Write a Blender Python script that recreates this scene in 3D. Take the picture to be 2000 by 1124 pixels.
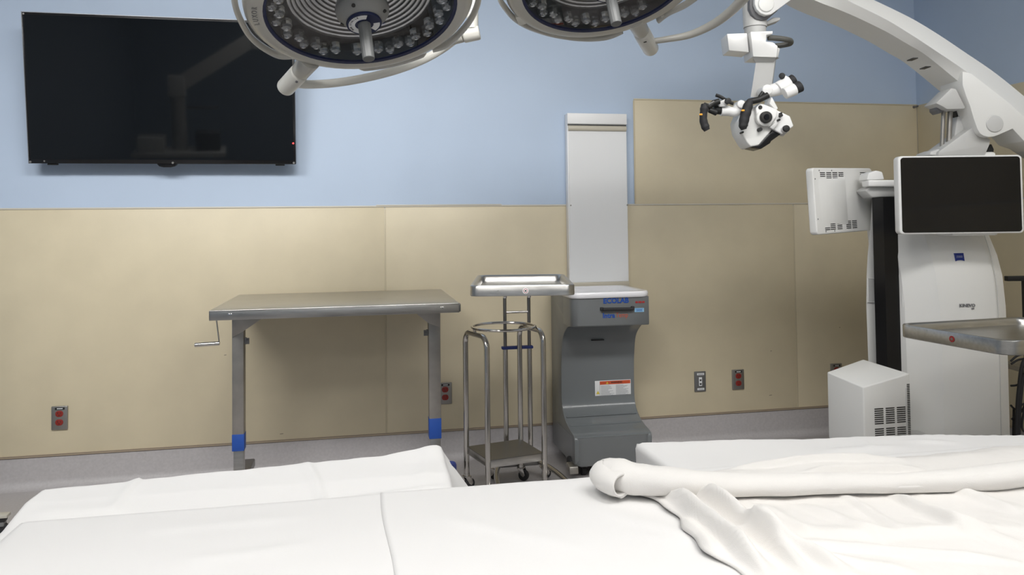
import bpy, bmesh, math, random
from mathutils import Vector, Matrix, noise

for o in list(bpy.data.objects):
    bpy.data.objects.remove(o, do_unlink=True)
scene = bpy.context.scene
col = scene.collection
random.seed(7)
PI = math.pi

# ------------------------------------------------------------------ camera
FPX, YAW, ROLL, PITCH, CDIST, CH, CY = 1500.0, .1931, .0121, .03, 4.194, 1.2584, 397.1
CF = Vector((math.sin(YAW)*math.cos(PITCH), math.cos(YAW)*math.cos(PITCH), math.sin(PITCH)))
_r = Vector((math.cos(YAW), -math.sin(YAW), 0))
_u = _r.cross(CF)
CR = _r*math.cos(ROLL) - _u*math.sin(ROLL)
CU = _u*math.cos(ROLL) + _r*math.sin(ROLL)
CAM = Vector((0, -CDIST, CH))
cd = bpy.data.cameras.new('camera')
cam = bpy.data.objects.new('camera', cd)
col.objects.link(cam)
cd.sensor_fit = 'HORIZONTAL'
cd.sensor_width = 36.0
cd.lens = FPX/2000*36
cd.shift_y = -(562-CY)/2000
cd.clip_start = .02
m = Matrix((CR, CU, -CF)).transposed().to_4x4()
m.translation = CAM
cam.matrix_world = m
scene.camera = cam

# ------------------------------------------------------------------ world, exposure
w = bpy.data.worlds.new('world')
scene.world = w
w.use_nodes = True
w.node_tree.nodes['Background'].inputs[0].default_value = (.5, .5, .5, 1)
w.node_tree.nodes['Background'].inputs[1].default_value = .02
vs = scene.view_settings
vs.view_transform = 'Standard'
vs.look = 'None'
vs.gamma = 1
vs.use_curve_mapping = False
vs.exposure = 0.06

# ceiling troffers: (x, y, length x, length y, strength)
TROFFERS = [(-.9, -4.3, 1.2, .6, 9.0), (1.3, -4.3, 1.2, .6, 9.0), (-.9, -6.3, 1.2, .6, 9.0), (1.3, -6.3, 1.2, .6, 9.0)]
TROFFERS = [(a, b, c, d, 7.5) for a, b, c, d, e in TROFFERS]
# unseen angled wall-wash boxes, added to brighten the far wall: (x, y, aim x, aim z, watts)
ADDED_WASHERS = [(-1.55, -2.75, -1.3, .75, 19), (.0, -2.75, .0, .75, 19), (1.35, -2.75, 1.5, .8, 9), (2.65, -2.9, 2.6, .9, 4)]
# unseen square downlights, added to brighten the operating table's sheets: (x, y, watts)
ADDED_DOWN = [(-.55, -3.6, 6.0), (.65, -3.6, 4.3), (1.85, -3.6, 3.4)]
WASH_SPREAD = math.radians(105)

# ------------------------------------------------------------------ survey helpers (pixel of the 2000x1124 frame -> world)
def ray(x, y): return CF + CR*((x-1000)/FPX) - CU*((y-CY)/FPX)
def dep(x, y, d): return CAM + ray(x, y)*d
def atY(x, y, Y): r = ray(x, y); return CAM + r*((Y-CAM.y)/r.y)
def atZ(x, y, Z): r = ray(x, y); return CAM + r*((Z-CAM.z)/r.z)
def atX(x, y, X): r = ray(x, y); return CAM + r*((X-CAM.x)/r.x)
RH = Vector((math.cos(YAW), -math.sin(YAW), 0))      # machine frame: right
FH = Vector((math.sin(YAW), math.cos(YAW), 0))       # machine frame: away
ZU = Vector((0, 0, 1))

# ------------------------------------------------------------------ materials
MATS = {}
def mat(name, rgb, rough=.5, metal=0.0, spec=.5, noise_amt=0.0, noise_scale=30.0, bump=0.0, bump_scale=200.0,
        coat=0.0, emit=None, emit_s=0.0, stretch=None, sss=0.0, rough_var=0.0):
    m = bpy.data.materials.new(name)
    m.use_nodes = True
    nt = m.node_tree
    b = nt.nodes['Principled BSDF']
    b.inputs['Base Color'].default_value = (*rgb, 1)
    b.inputs['Roughness'].default_value = rough
    b.inputs['Metallic'].default_value = metal
    b.inputs['Specular IOR Level'].default_value = spec
    b.inputs['Coat Weight'].default_value = coat
    b.inputs['Coat Roughness'].default_value = .08
    if emit:
        b.inputs['Emission Color'].default_value = (*emit, 1)
        b.inputs['Emission Strength'].default_value = emit_s
    if noise_amt or bump or rough_var:
        tc = nt.nodes.new('ShaderNodeTexCoord')
        mp = nt.nodes.new('ShaderNodeMapping')
        nt.links.new(tc.outputs['Object'], mp.inputs['Vector'])
        if stretch: mp.inputs['Scale'].default_value = stretch
    if noise_amt:
        n = nt.nodes.new('ShaderNodeTexNoise')
        n.inputs['Scale'].default_value = noise_scale
        n.inputs['Detail'].default_value = 5
        nt.links.new(mp.outputs['Vector'], n.inputs['Vector'])
        r = nt.nodes.new('ShaderNodeMapRange')
        r.inputs['From Min'].default_value = .3
        r.inputs['From Max'].default_value = .7
        r.inputs['To Min'].default_value = 1-noise_amt
        r.inputs['To Max'].default_value = 1+noise_amt
        nt.links.new(n.outputs['Fac'], r.inputs['Value'])
        mx = nt.nodes.new('ShaderNodeVectorMath')
        mx.operation = 'SCALE'
        mx.inputs[0].default_value = rgb
        nt.links.new(r.outputs['Result'], mx.inputs['Scale'])
        nt.links.new(mx.outputs['Vector'], b.inputs['Base Color'])
        if rough_var:
            r2 = nt.nodes.new('ShaderNodeMapRange')
            r2.inputs['To Min'].default_value = rough-rough_var
            r2.inputs['To Max'].default_value = rough+rough_var
            nt.links.new(n.outputs['Fac'], r2.inputs['Value'])
            nt.links.new(r2.outputs['Result'], b.inputs['Roughness'])
    if bump:
        n2 = nt.nodes.new('ShaderNodeTexNoise')
        n2.inputs['Scale'].default_value = bump_scale
        n2.inputs['Detail'].default_value = 4
        nt.links.new(mp.outputs['Vector'], n2.inputs['Vector'])
        bp = nt.nodes.new('ShaderNodeBump')
        bp.inputs['Strength'].default_value = bump
        bp.inputs['Distance'].default_value = .002
        nt.links.new(n2.outputs['Fac'], bp.inputs['Height'])
        nt.links.new(bp.outputs['Normal'], b.inputs['Normal'])
    MATS[name] = m
    return m

mat('blue_paint', (.49, .595, .75), .55, noise_amt=.02, noise_scale=3, bump=.08, bump_scale=120)
mat('beige_vinyl', (.68, .60, .43), .42, noise_amt=.035, noise_scale=5, bump=.12, bump_scale=260)
mat('beige_trim', (.58, .51, .36), .4)
mat('brown_trim', (.46, .38, .28), .45)
mat('trim_groove', (.16, .12, .09), .5)
mat('scuff', (.33, .28, .20), .6)
mat('rail_edge', (.62, .58, .50), .4)
mat('gray_epoxy', (.47, .45, .455), .5, noise_amt=.06, noise_scale=90, bump=.1, bump_scale=300)
mat('floor_epoxy', (.43, .41, .41), .45, noise_amt=.06, noise_scale=90)
mat('ceiling_paint', (.80, .80, .78), .8)
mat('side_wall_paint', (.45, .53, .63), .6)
mat('steel', (.50, .49, .47), .30, metal=1.0, noise_amt=.10, noise_scale=9, rough_var=.06, stretch=(1, 10, 10))
mat('steel_dark', (.24, .235, .23), .34, metal=1.0, noise_amt=.12, noise_scale=8, rough_var=.08)
mat('steel_tube', (.58, .56, .53), .16, metal=1.0)
mat('steel_worn', (.42, .40, .37), .42, metal=1.0, noise_amt=.1, noise_scale=14)
mat('chrome', (.85, .85, .85), .06, metal=1.0)
mat('mirror_steps', (.92, .91, .89), .22, metal=1.0)
mat('reflector_dark', (.10, .10, .10), .3, metal=.7)
mat('enamel', (.50, .49, .45), .32, coat=.3)
mat('enamel_light', (.70, .69, .64), .3, coat=.3)
mat('hub_gray', (.24, .24, .235), .45)
mat('handle_gray', (.14, .145, .145), .45)
mat('navy', (.012, .018, .06), .25)
mat('label_white', (.78, .79, .80), .4)
mat('label_black', (.02, .02, .02), .4)
mat('label_gray', (.30, .31, .33), .5)
mat('white_plastic', (.82, .82, .80), .38)
mat('white_bright', (.86, .86, .85), .3, coat=.2)
mat('white_gray', (.60, .60, .59), .4)
mat('arm_gray', (.55, .55, .54), .42)
mat('dark_joint', (.16, .16, .17), .45)
mat('black_gloss', (.006, .006, .007), .06, spec=.5)
mat('black_panel', (.012, .012, .013), .18, spec=.3)
mat('black_matte', (.012, .012, .012), .55)
mat('black_rubber', (.022, .022, .024), .7)
mat('bar_gray', (.10, .10, .09), .5)
mat('tv_screen', (.004, .005, .006), .035, spec=.5)
mat('tv_bezel', (.010, .010, .011), .18)
mat('tv_edge', (.45, .46, .48), .25, metal=.8)
mat('led_red', (.5, .02, .02), .3, emit=(1, .05, .05), emit_s=3.0)
mat('red_socket', (.26, .022, .015), .4)
mat('plate_steel', (.36, .35, .33), .38, metal=.85)
mat('plate_gray', (.20, .20, .20), .4, metal=.5)
mat('blue_tape', (.015, .075, .36), .5)
mat('blue_pad', (.015, .03, .16), .6)
mat('eco_gray', (.17, .18, .185), .30, noise_amt=.05, noise_scale=6, coat=.15)
mat('eco_gray_panel', (.175, .19, .197), .18, coat=.25)
mat('basin_white', (.84, .84, .87), .18, coat=.4)
mat('eco_blue', (.01, .07, .35), .4)
mat('eco_red', (.36, .03, .03), .45)
mat('sticker_blue', (.30, .55, .75), .4)
mat('orange_red', (.60, .09, .03), .45)
mat('warn_yellow', (.70, .55, .05), .45)
mat('orange_mark', (.85, .40, .03), .4)
mat('zeiss_blue', (.012, .03, .22), .35)
mat('pale_print', (.30, .34, .52), .4)
mat('viewbox_panel', (.84, .85, .86), .22, coat=.3)
mat('viewbox_case', (.86, .86, .86), .4)
mat('viewbox_bar', (.56, .52, .43), .3)
mat('sheet', (.82, .812, .805), .9, spec=.15, bump=.10, bump_scale=500)
mat('sheet_warm', (.84, .82, .79), .9, spec=.15, bump=.10, bump_scale=500)
mat('blanket', (.81, .79, .765), .95, spec=.1, bump=.25, bump_scale=700)
mat('caster_gray', (.20, .20, .20), .4)
mat('base_cream', (.52, .50, .44), .45)
mat('mattress_black', (.03, .03, .035), .6)
mat('diffuser', (.9, .9, .9), .5, emit=(1.0, .985, .96), emit_s=7.5)
mat('diffuser_soft', (.9, .9, .9), .5, emit=(1.0, .985, .96), emit_s=2.0)

# clear pane: fresnel reflection over straight transmission
def glassy(name, tint, rough=.02, ior=1.45, refl=1.0):
    m = bpy.data.materials.new(name)
    m.use_nodes = True
    nt = m.node_tree
    nt.nodes.remove(nt.nodes['Principled BSDF'])
    out = nt.nodes['Material Output']
    tr = nt.nodes.new('ShaderNodeBsdfTransparent')
    tr.inputs[0].default_value = (*tint, 1)
    gl = nt.nodes.new('ShaderNodeBsdfGlossy')
    gl.inputs['Roughness'].default_value = rough
    lw = nt.nodes.new('ShaderNodeLayerWeight')
    lw.inputs[0].default_value = .5
    pw = nt.nodes.new('ShaderNodeMath')
    pw.operation = 'POWER'
    pw.inputs[1].default_value = 3.0
    nt.links.new(lw.outputs['Facing'], pw.inputs[0])
    fr = nt.nodes.new('ShaderNodeMapRange')
    fr.inputs['To Min'].default_value = refl
    fr.inputs['To Max'].default_value = 1.0
    nt.links.new(pw.outputs[0], fr.inputs['Value'])
    mx = nt.nodes.new('ShaderNodeMixShader')
    nt.links.new(fr.outputs[0], mx.inputs[0])
    nt.links.new(tr.outputs[0], mx.inputs[1])
    nt.links.new(gl.outputs[0], mx.inputs[2])
    nt.links.new(mx.outputs[0], out.inputs[0])
    MATS[name] = m
glassy('lamp_pane', (.90, .92, .94), .02, 1.35, .03)
mat('capsule_glass', (.42, .42, .42), .12, metal=.85, coat=1.0)

# ------------------------------------------------------------------ mesh building
class MB:
    def __init__(s):
        s.bm = bmesh.new()
    def verts(s, pts): return [s.bm.verts.new(p) for p in pts]
    def face(s, vs):
        try: return s.bm.faces.new(vs)
        except ValueError: return None
    def poly(s, pts): s.face(s.verts(pts)); return s
    def loft(s, rings, closed=True, cap=True):
        R = [s.verts(r) for r in rings]
        n = len(R[0])
        for a, b in zip(R[:-1], R[1:]):
            for i in range(n if closed else n-1):
                j = (i+1) % n
                s.face([a[i], a[j], b[j], b[i]])
        if cap and closed:
            s.face(list(reversed(R[0])))
            s.face(R[-1])
        return s
    def _bevel(s, before, bev, seg=2, ang=25):
        if not bev: return
        es = []
        for e in s.bm.edges:
            if e in before or len(e.link_faces) != 2: continue
            try:
                if e.calc_face_angle() > math.radians(ang): es.append(e)
            except ValueError: pass
        if es:
            bmesh.ops.bevel(s.bm, geom=es, offset=bev, segments=seg, affect='EDGES', profile=.5, clamp_overlap=True)
    def prism(s, pts, vec, bev=0, seg=2):
        before = set(s.bm.edges)
        vec = Vector(vec)
        a = [Vector(p) for p in pts]
        s.loft([a, [p+vec for p in a]])
        s.bm.normal_update()
        s._bevel(before, bev, seg)
        return s
    def box(s, c, size, ax=None, bev=0, seg=2):
        before = set(s.bm.edges)
        c = Vector(c)
        X, Y, Z = ax if ax else (Vector((1, 0, 0)), Vector((0, 1, 0)), ZU)
        hx, hy, hz = size[0]/2, size[1]/2, size[2]/2
        r = []
        for k in (-1, 1):
            r.append([c+X*(i*hx)+Y*(j*hy)+Z*(k*hz) for i, j in ((-1, -1), (1, -1), (1, 1), (-1, 1))])
        s.loft(r)
        s.bm.normal_update()
        s._bevel(before, bev, seg)
        return s
    def frame(s, a):
        a = Vector(a).normalized()
        t = Vector((0, 0, 1)) if abs(a.z) < .9 else Vector((1, 0, 0))
        x = a.cross(t).normalized()
        return x, a.cross(x).normalized(), a
    def cyl(s, p0, p1, r0, r1=None, n=20, bev=0):
        before = set(s.bm.edges)
        p0, p1 = Vector(p0), Vector(p1)
        if r1 is None: r1 = r0
        x, y, _ = s.frame(p1-p0)
        ring = lambda p, r: [p+x*(r*math.cos(2*PI*i/n))+y*(r*math.sin(2*PI*i/n)) for i in range(n)]
        s.loft([ring(p0, r0), ring(p1, r1)])
        s.bm.normal_update()
        s._bevel(before, bev, 3, 45)
        return s
    def tube(s, path, r, n=12, cap=True, flat=1.0, up=None):
        P = [Vector(p) for p in path]
        k = len(P)
        rr = r if isinstance(r, (list, tuple)) else [r]*k
        T = []
        for i in range(k):
            T.append((P[min(i+1, k-1)]-P[max(i-1, 0)]).normalized())
        x = s.frame(T[0])[0]
        if up is not None:
            x = (Vector(up)-T[0]*Vector(up).dot(T[0])).normalized()
        rings = []
        for i in range(k):
            x = (x-T[i]*x.dot(T[i])).normalized()
            y = T[i].cross(x)
            rings.append([P[i]+x*(rr[i]*flat*math.cos(2*PI*j/n))+y*(rr[i]*math.sin(2*PI*j/n)) for j in range(n)])
        s.loft(rings, True, cap)
        return s
    def lathe(s, prof, o, x, y, a, n=48, a0=0, a1=2*PI, close_ends=False):
        o, x, y, a = Vector(o), Vector(x), Vector(y), Vector(a)
        full = abs(a1-a0-2*PI) < 1e-6
        m = n if full else n+1
        rings = []
        for r, h in prof:
            rings.append([o+x*(r*math.cos(a0+(a1-a0)*i/n))+y*(r*math.sin(a0+(a1-a0)*i/n))+a*h for i in range(m)])
        R = [s.verts(q) for q in rings]
        for p, q in zip(R[:-1], R[1:]):
            for i in range(m if full else m-1):
                j = (i+1) % m
                s.face([p[i], p[j], q[j], q[i]])
        if close_ends and not full:
            s.face([q[0] for q in R]); s.face([q[-1] for q in reversed(R)])
        return s
    def sphere(s, c, r, n=12, sq=(1, 1, 1)):
        c = Vector(c)
        prof = []
        rings = []
        for i in range(1, n):
            t = PI*i/n
            rings.append([c+Vector((sq[0]*r*math.sin(t)*math.cos(2*PI*j/(2*n)), sq[1]*r*math.sin(t)*math.sin(2*PI*j/(2*n)), sq[2]*r*math.cos(t))) for j in range(2*n)])
        s.loft(rings)
        return s
    def build(s, name, material, parent=None, smooth=35, origin=None, recalc=True):
        bm = s.bm
        bmesh.ops.remove_doubles(bm, verts=bm.verts, dist=1e-6)
        if recalc: bmesh.ops.recalc_face_normals(bm, faces=bm.faces)
        root = parent
        off = Vector((0, 0, 0))
        while root is not None:
            off = off+root.location
            root = root.parent
        if parent is None and origin is not None: off = Vector(origin)
        bmesh.ops.translate(bm, verts=bm.verts, vec=-off)
        me = bpy.data.meshes.new(name)
        bm.to_mesh(me)
        bm.free()
        me.materials.append(MATS[material])
        if smooth:
            me.polygons.foreach_set('use_smooth', [True]*len(me.polygons))
            me.set_sharp_from_angle(angle=math.radians(smooth))
        o = bpy.data.objects.new(name, me)
        col.objects.link(o)
        if parent is not None: o.parent = parent
        elif origin is not None: o.location = origin
        return o

def tag(o, label, cat, group=None):
    o['label'] = label
    o['category'] = cat
    if group: o['group'] = group
    return o
def thing(name, loc, label, cat, group=None):
    o = bpy.data.objects.new(name, None)
    o.empty_display_size = .1
    col.objects.link(o)
    o.location = loc
    return tag(o, label, cat, group)
def struct(o):
    o['kind'] = 'structure'
    return o
def spline(pts, k=8):
    P = [Vector(p) for p in pts]
    out = []
    for i in range(len(P)-1):
        p0, p1, p2, p3 = P[max(i-1, 0)], P[i], P[i+1], P[min(i+2, len(P)-1)]
        for j in range(k):
            t = j/k
            out.append(.5*((2*p1)+(p2-p0)*t+(2*p0-5*p1+4*p2-p3)*t*t+(3*p1-p0-3*p2+p3)*t**3))
    out.append(P[-1])
    return out
def rrect(c, X, Y, hx, hy, r, k=5):
    c = Vector(c)
    pts = []
    for sx, sy, a0 in ((1, 1, 0), (-1, 1, PI/2), (-1, -1, PI), (1, -1, 3*PI/2)):
        for i in range(k+1):
            a = a0+PI/2*i/k
            pts.append(c+X*(sx*(hx-r)+r*math.cos(a))+Y*(sy*(hy-r)+r*math.sin(a)))
    return pts
def text(body, name, material, parent, pos, X, Y, size, depth=.0008, bold=0.0, align='CENTER', sx=1.0):
    cu = bpy.data.curves.new(name, 'FONT')
    cu.body = body
    cu.size = size
    cu.extrude = depth/2
    cu.offset = bold
    cu.align_x = align
    cu.align_y = 'CENTER'
    cu.resolution_u = 3
    t = bpy.data.objects.new(name, cu)
    col.objects.link(t)
    bpy.context.view_layer.update()
    me = bpy.data.meshes.new_from_object(t.evaluated_get(bpy.context.evaluated_depsgraph_get()))
    bpy.data.objects.remove(t, do_unlink=True)
    X, Y = Vector(X).normalized(), Vector(Y).normalized()
    Zn = X.cross(Y)
    root, off = parent, Vector((0, 0, 0))
    while root is not None:
        off = off+root.location
        root = root.parent
    for v in me.vertices:
        v.co = Vector(pos)+X*(v.co.x*sx)+Y*v.co.y+Zn*v.co.z-off
    me.materials.clear()
    me.materials.append(MATS[material])
    o = bpy.data.objects.new(name, me)
    col.objects.link(o)
    o.parent = parent
    return o
def slab(mb, pts, d, thick, bev=0, seg=2):
    """outline surveyed from the photo at distance d, given real thickness away from the camera"""
    return mb.prism([dep(x, y, d) for x, y in pts], FH*thick, bev, seg)

# ================================================================== the room
XR, XL, YB, ZC = 3.397, -3.2, -8.0, 2.95
BASE, RAIL, UPP = .15, 1.37, 1.98
S1, S2, S3 = .121, 2.535, -2.293
wb = struct(MB().box(((XL+XR)/2, .06, ZC/2), (XR-XL+.2, .12, ZC)).build('wall_back', 'blue_paint'))
wr = struct(MB().box((XR+.06, YB/2, ZC/2), (.12, -YB, ZC)).build('wall_right', 'blue_paint'))
wl = struct(MB().box((XL-.06, YB/2, ZC/2), (.12, -YB, ZC)).build('wall_left', 'side_wall_paint'))
wf = struct(MB().box(((XL+XR)/2, YB-.06, ZC/2), (XR-XL+.2, .12, ZC)).build('wall_front', 'side_wall_paint'))
fl = struct(MB().box(((XL+XR)/2, YB/2, -.05), (XR-XL+.2, -YB+.2, .1)).build('floor', 'floor_epoxy'))
ce = struct(MB().box(((XL+XR)/2, YB/2, ZC+.05), (XR-XL+.2, -YB+.2, .1)).build('ceiling', 'ceiling_paint'))
T = .004
def panel(x0, x1, z0, z1):
    MB().box(((x0+x1)/2, -T/2, (z0+z1)/2), (x1-x0-.003, T, z1-z0), bev=.0012).build('panel', 'beige_vinyl', wb)
for a, b in ((XL, S3), (S3, S1), (S1, S2), (S2, XR)): panel(a, b, BASE+.012, RAIL)
panel(1.541, XR, RAIL+.006, UPP)
def panel_r(y0, y1, z0, z1):
    MB().box((XR-T/2, (y0+y1)/2, (z0+z1)/2), (T, y1-y0-.003, z1-z0), bev=.0012).build('panel', 'beige_vinyl', wr)
for a, b in ((-2.44, -.006), (-4.88, -2.44), (YB, -4.88)):
    panel_r(a, b, BASE+.012, RAIL); panel_r(a, b, RAIL+.006, UPP)
for x in (S3, S1, S2):
    MB().box((x, -T-.0008, (BASE+RAIL)/2), (.009, .0016, RAIL-BASE-.02), bev=.0006).build('batten', 'beige_trim', wb)
MB().box((1.541, -T-.0008, (UPP+RAIL)/2), (.009, .0016, UPP-RAIL-.01), bev=.0006).build('batten', 'beige_trim', wb)
MB().box(((1.541+XR)/2, -T-.001, UPP+.002), (XR-1.541, .004, .008), bev=.001).build('batten', 'beige_trim', wb)
struct(MB().box(((XL+XR)/2, -.004, RAIL+.003), (XR-XL, .008, .009), bev=.002).build('trim_1', 'rail_edge'))
struct(MB().box(((XL+XR)/2, -.004, BASE+.006), (XR-XL, .008, .013), bev=.002).build('trim_2', 'brown_trim'))
struct(MB().box((XR-.004, YB/2, BASE+.006), (.008, -YB, .013), bev=.002).build('trim_3', 'brown_trim'))
tr2 = bpy.data.objects['trim_2']
for dz in (-.0045, .0035):
    MB().box(((XL+XR)/2, -.0084, BASE+.006+dz), (XR-XL, .0012, .0022)).build('groove', 'trim_groove', tr2)
MB().box(((.075+.76)/2, -.0065, RAIL+.0085), (.685, .009, .007), bev=.002).build('joint_cover', 'rail_edge', bpy.data.objects['trim_1'])
for x, y, w_ in ((550, 848, .018), (1505, 772.5, .018), (1506, 686, .010), (440, 694, .012), (1640, 640, .008)):
    p = atY(x, y, -T)
    MB().prism(rrect((p.x, -T, p.z), Vector((1, 0, .1)).normalized(), ZU, w_/2, .0022, .002, 3), (0, -.0003, 0)).build('scuff_mark', 'scuff', wb)
# coved base running into the floor
def cove(p0, along, out):
    pr = [(0, BASE)] + [(.005, BASE)] + [(.005+.04*(1-math.cos(t)), .04*(1-math.sin(t))+.001) for t in [PI/2*i/8 for i in range(9)]] + [(.05, 0), (0, 0)]
    return MB().prism([Vector(p0)+Vector(out)*a+ZU*z for a, z in pr], along)
struct(cove((XL, 0, 0), (XR-XL, 0, 0), (0, -1, 0)).build('baseboard_back', 'gray_epoxy', smooth=50))
struct(cove((XR, YB, 0), (0, -YB, 0), (-1, 0, 0)).build('baseboard_right', 'gray_epoxy', smooth=50))
# two little hooks in the room corner
for i, (x, y) in enumerate(((1784.5, 209.5), (1791, 208))):
    p = atY(x, y, -.004)
    o = MB().cyl((p.x, -.004, p.z), (p.x, -.022, p.z), .008, .006, 10).build('bumper_stop', 'dark_joint', origin=(p.x, -.004, p.z))
    tag(o, 'tiny dark round stop on the beige panel edge in the room corner', 'bumper', 'dark stops in the corner')

# ceiling lights (recessed troffers)
for i, (x, y, lx, ly, s) in enumerate(TROFFERS):
    t = thing('ceiling_light', (x, y, ZC), 'white framed flat fluorescent panel recessed in the ceiling', 'ceiling light', 'ceiling light panels')
    f = MB()
    for sx in (-1, 1):
        f.box((x+sx*(lx/2+.02), y, ZC-.008), (.04, ly+.08, .016), bev=.003)
        f.box((x, y+sx*(ly/2+.02), ZC-.008), (lx, .04, .016), bev=.003)
    f.build('frame', 'white_plastic', t)
    dm = MATS['diffuser'].copy() if s != 7.5 else MATS['diffuser']
    if s != 7.5:
        dm.node_tree.nodes['Principled BSDF'].inputs['Emission Strength'].default_value = s
        dm.name = 'diffuser_%d' % i
        MATS[dm.name] = dm
    MB().box((x, y, ZC-.006), (lx, ly, .006)).build('diffuser', dm.name, t)

for x, y, pw in ADDED_DOWN:  # added fixtures that lift only the bed's brightness
    t = thing('ceiling_light', (x, y, ZC), 'unseen square louvred downlight added to brighten the draped operating table', 'ceiling light', 'added downlights over the table')
    q = MB()
    for sg in (-1, 1):
        q.box((x+sg*.31, y, ZC-.02), (.02, .64, .04), bev=.003)
        q.box((x, y+sg*.31, ZC-.02), (.60, .02, .04), bev=.003)
    q.build('frame', 'white_plastic', t)
    MB().box((x, y, ZC-.006), (.6, .6, .006)).build('diffuser', 'diffuser_soft', t)
    ld = bpy.data.lights.new('added_down_lamp', 'AREA')
    ld.shape = 'SQUARE'
    ld.size = .58
    ld.energy = pw
    ld.spread = math.radians(100)
    ld.color = (1.0, .985, .96)
    lo = bpy.data.objects.new('added_down_lamp', ld)
    col.objects.link(lo)
    lo.parent = t
    lo.location = (0, 0, -.02)
for x, y, axx, az, pw in ADDED_WASHERS:  # added fixtures that wash the back wall and spare the bed
    c = Vector((x, y, ZC-.10))
    d = (Vector((axx, 0, az))-c).normalized()
    X = Vector((1, 0, 0))
    X = (X-d*X.dot(d)).normalized()
    Y = d.cross(X)
    t = thing('ceiling_light', (x, y, ZC), 'unseen angled ceiling light box added to brighten the blue and beige wall', 'ceiling light', 'added angled ceiling lights')
    q = MB()
    for sg in (-1, 1):
        q.box(c-d*.03+X*(sg*.61), (.02, .46, .10), (X, Y, d), bev=.003)
        q.box(c-d*.03+Y*(sg*.22), (1.2, .02, .10), (X, Y, d), bev=.003)
    q.box(c-d*.085, (1.24, .46, .012), (X, Y, d), bev=.003)
    q.build('housing', 'white_plastic', t)
    MB().box(c-d*.07, (1.18, .40, .01), (X, Y, d)).build('diffuser', 'diffuser_soft', t)
    for sg in (-.4, .4): MB().cyl(c+X*sg-d*.08, Vector(((c+X*sg).x, (c+X*sg-d*.08).y, ZC)), .012, None, 10).build('hanger', 'white_plastic', t)
    ld = bpy.data.lights.new('added_wash_lamp', 'AREA')
    ld.shape = 'RECTANGLE'
    ld.size, ld.size_y = 1.16, .38
    ld.energy = pw
    ld.spread = WASH_SPREAD
    ld.color = (1.0, .985, .96)
    lo = bpy.data.objects.new('added_wash_lamp', ld)
    col.objects.link(lo)
    mm = Matrix((X, -Y, -d)).transposed().to_4x4()
    mm.translation = c-d*.055-t.location
    lo.parent = t
    lo.matrix_local = mm

# ================================================================== wall things
# ---- television, leaning a little forward on its bracket
_b0, _b1, _t0 = atY(56, 320, -.115), atY(578, 321, -.115), atY(42, 24, -.21)
TVL, TVR, TVB, TVT = _b0.x, _b1.x, (_b0.z+_b1.z)/2, _t0.z+.004
tvd = math.atan2(.095, TVT-TVB)
tup = Vector((0, -math.sin(tvd), math.cos(tvd)))
tn = Vector((0, -math.cos(tvd), -math.sin(tvd)))
tvo = Vector(((TVL+TVR)/2, -.115, TVB))
tvw, tvh = TVR-TVL, (TVT-TVB)/math.cos(tvd)
tv = thing('wall_television', (tvo.x, 0, TVB), 'large black flat television mounted high on the blue wall', 'television')
TX = Vector((1, 0, 0))
def tvp(a, b, c): return tvo+TX*a+tup*b+tn*c
MB().box(tvp(0, tvh/2, -.018), (tvw, .036, tvh), (TX, -tn, tup), bev=.004).build('cabinet', 'tv_bezel', tv)
MB().box(tvp(0, tvh*.45, -.044), (tvw*.72, .02, tvh*.6), (TX, -tn, tup), bev=.008).build('rear_housing', 'black_matte', tv)
scr = MB().box(tvp(0, tvh/2+.004, .0006), (tvw-.022, .0012, tvh-.034), (TX, -tn, tup)).build('screen', 'tv_screen', tv)
bz = MB()
bz.box(tvp(0, tvh-.0015, .001), (tvw, .006, .003), (TX, -tn, tup))
bz.box(tvp(-tvw/2+.0015, tvh/2, .001), (.003, .006, tvh), (TX, -tn, tup))
bz.build('edge_strip', 'tv_edge', tv)
MB().prism([tvp(a, b, -.03) for a, b in ((-.045, 0), (-.035, -.012), (-.015, -.017), (.02, -.017), (.04, -.012), (.05, 0))], tn*.03, .002).build('logo_hump', 'black_gloss', tv)
for a in (-tvw/2+.1, tvw/2-.08):
    MB().box(tvp(a, -.004, -.02), (.045, .02, .008), (TX, -tn, tup), bev=.002).build('foot_clip', 'black_matte', tv)
for a, b in ((-tvw/2+.008, .008), (-tvw/2+.07, .012), (.03, .006), (tvw/2-.010, .008), (-tvw/2+.01, tvh-.01)):
    MB().cyl(tvp(a, b, 0), tvp(a, b, .003), .0055 if b < .011 else .004, None, 12).build('screw', 'plate_steel', tv)
MB().cyl(tvp(tvw/2-.012, .108, 0), tvp(tvw/2-.012, .108, .002), .0045, None, 12).build('standby_light', 'led_red', tv)
br = MB().box((tvo.x, -.012, TVB+.33), (.55, .02, .36), bev=.003)
for a in (-.2, .2): br.box((tvo.x+a, -.055, TVB+.33), (.03, .09, .40), bev=.002)
br.build('wall_bracket', 'black_matte', tv)

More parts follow.
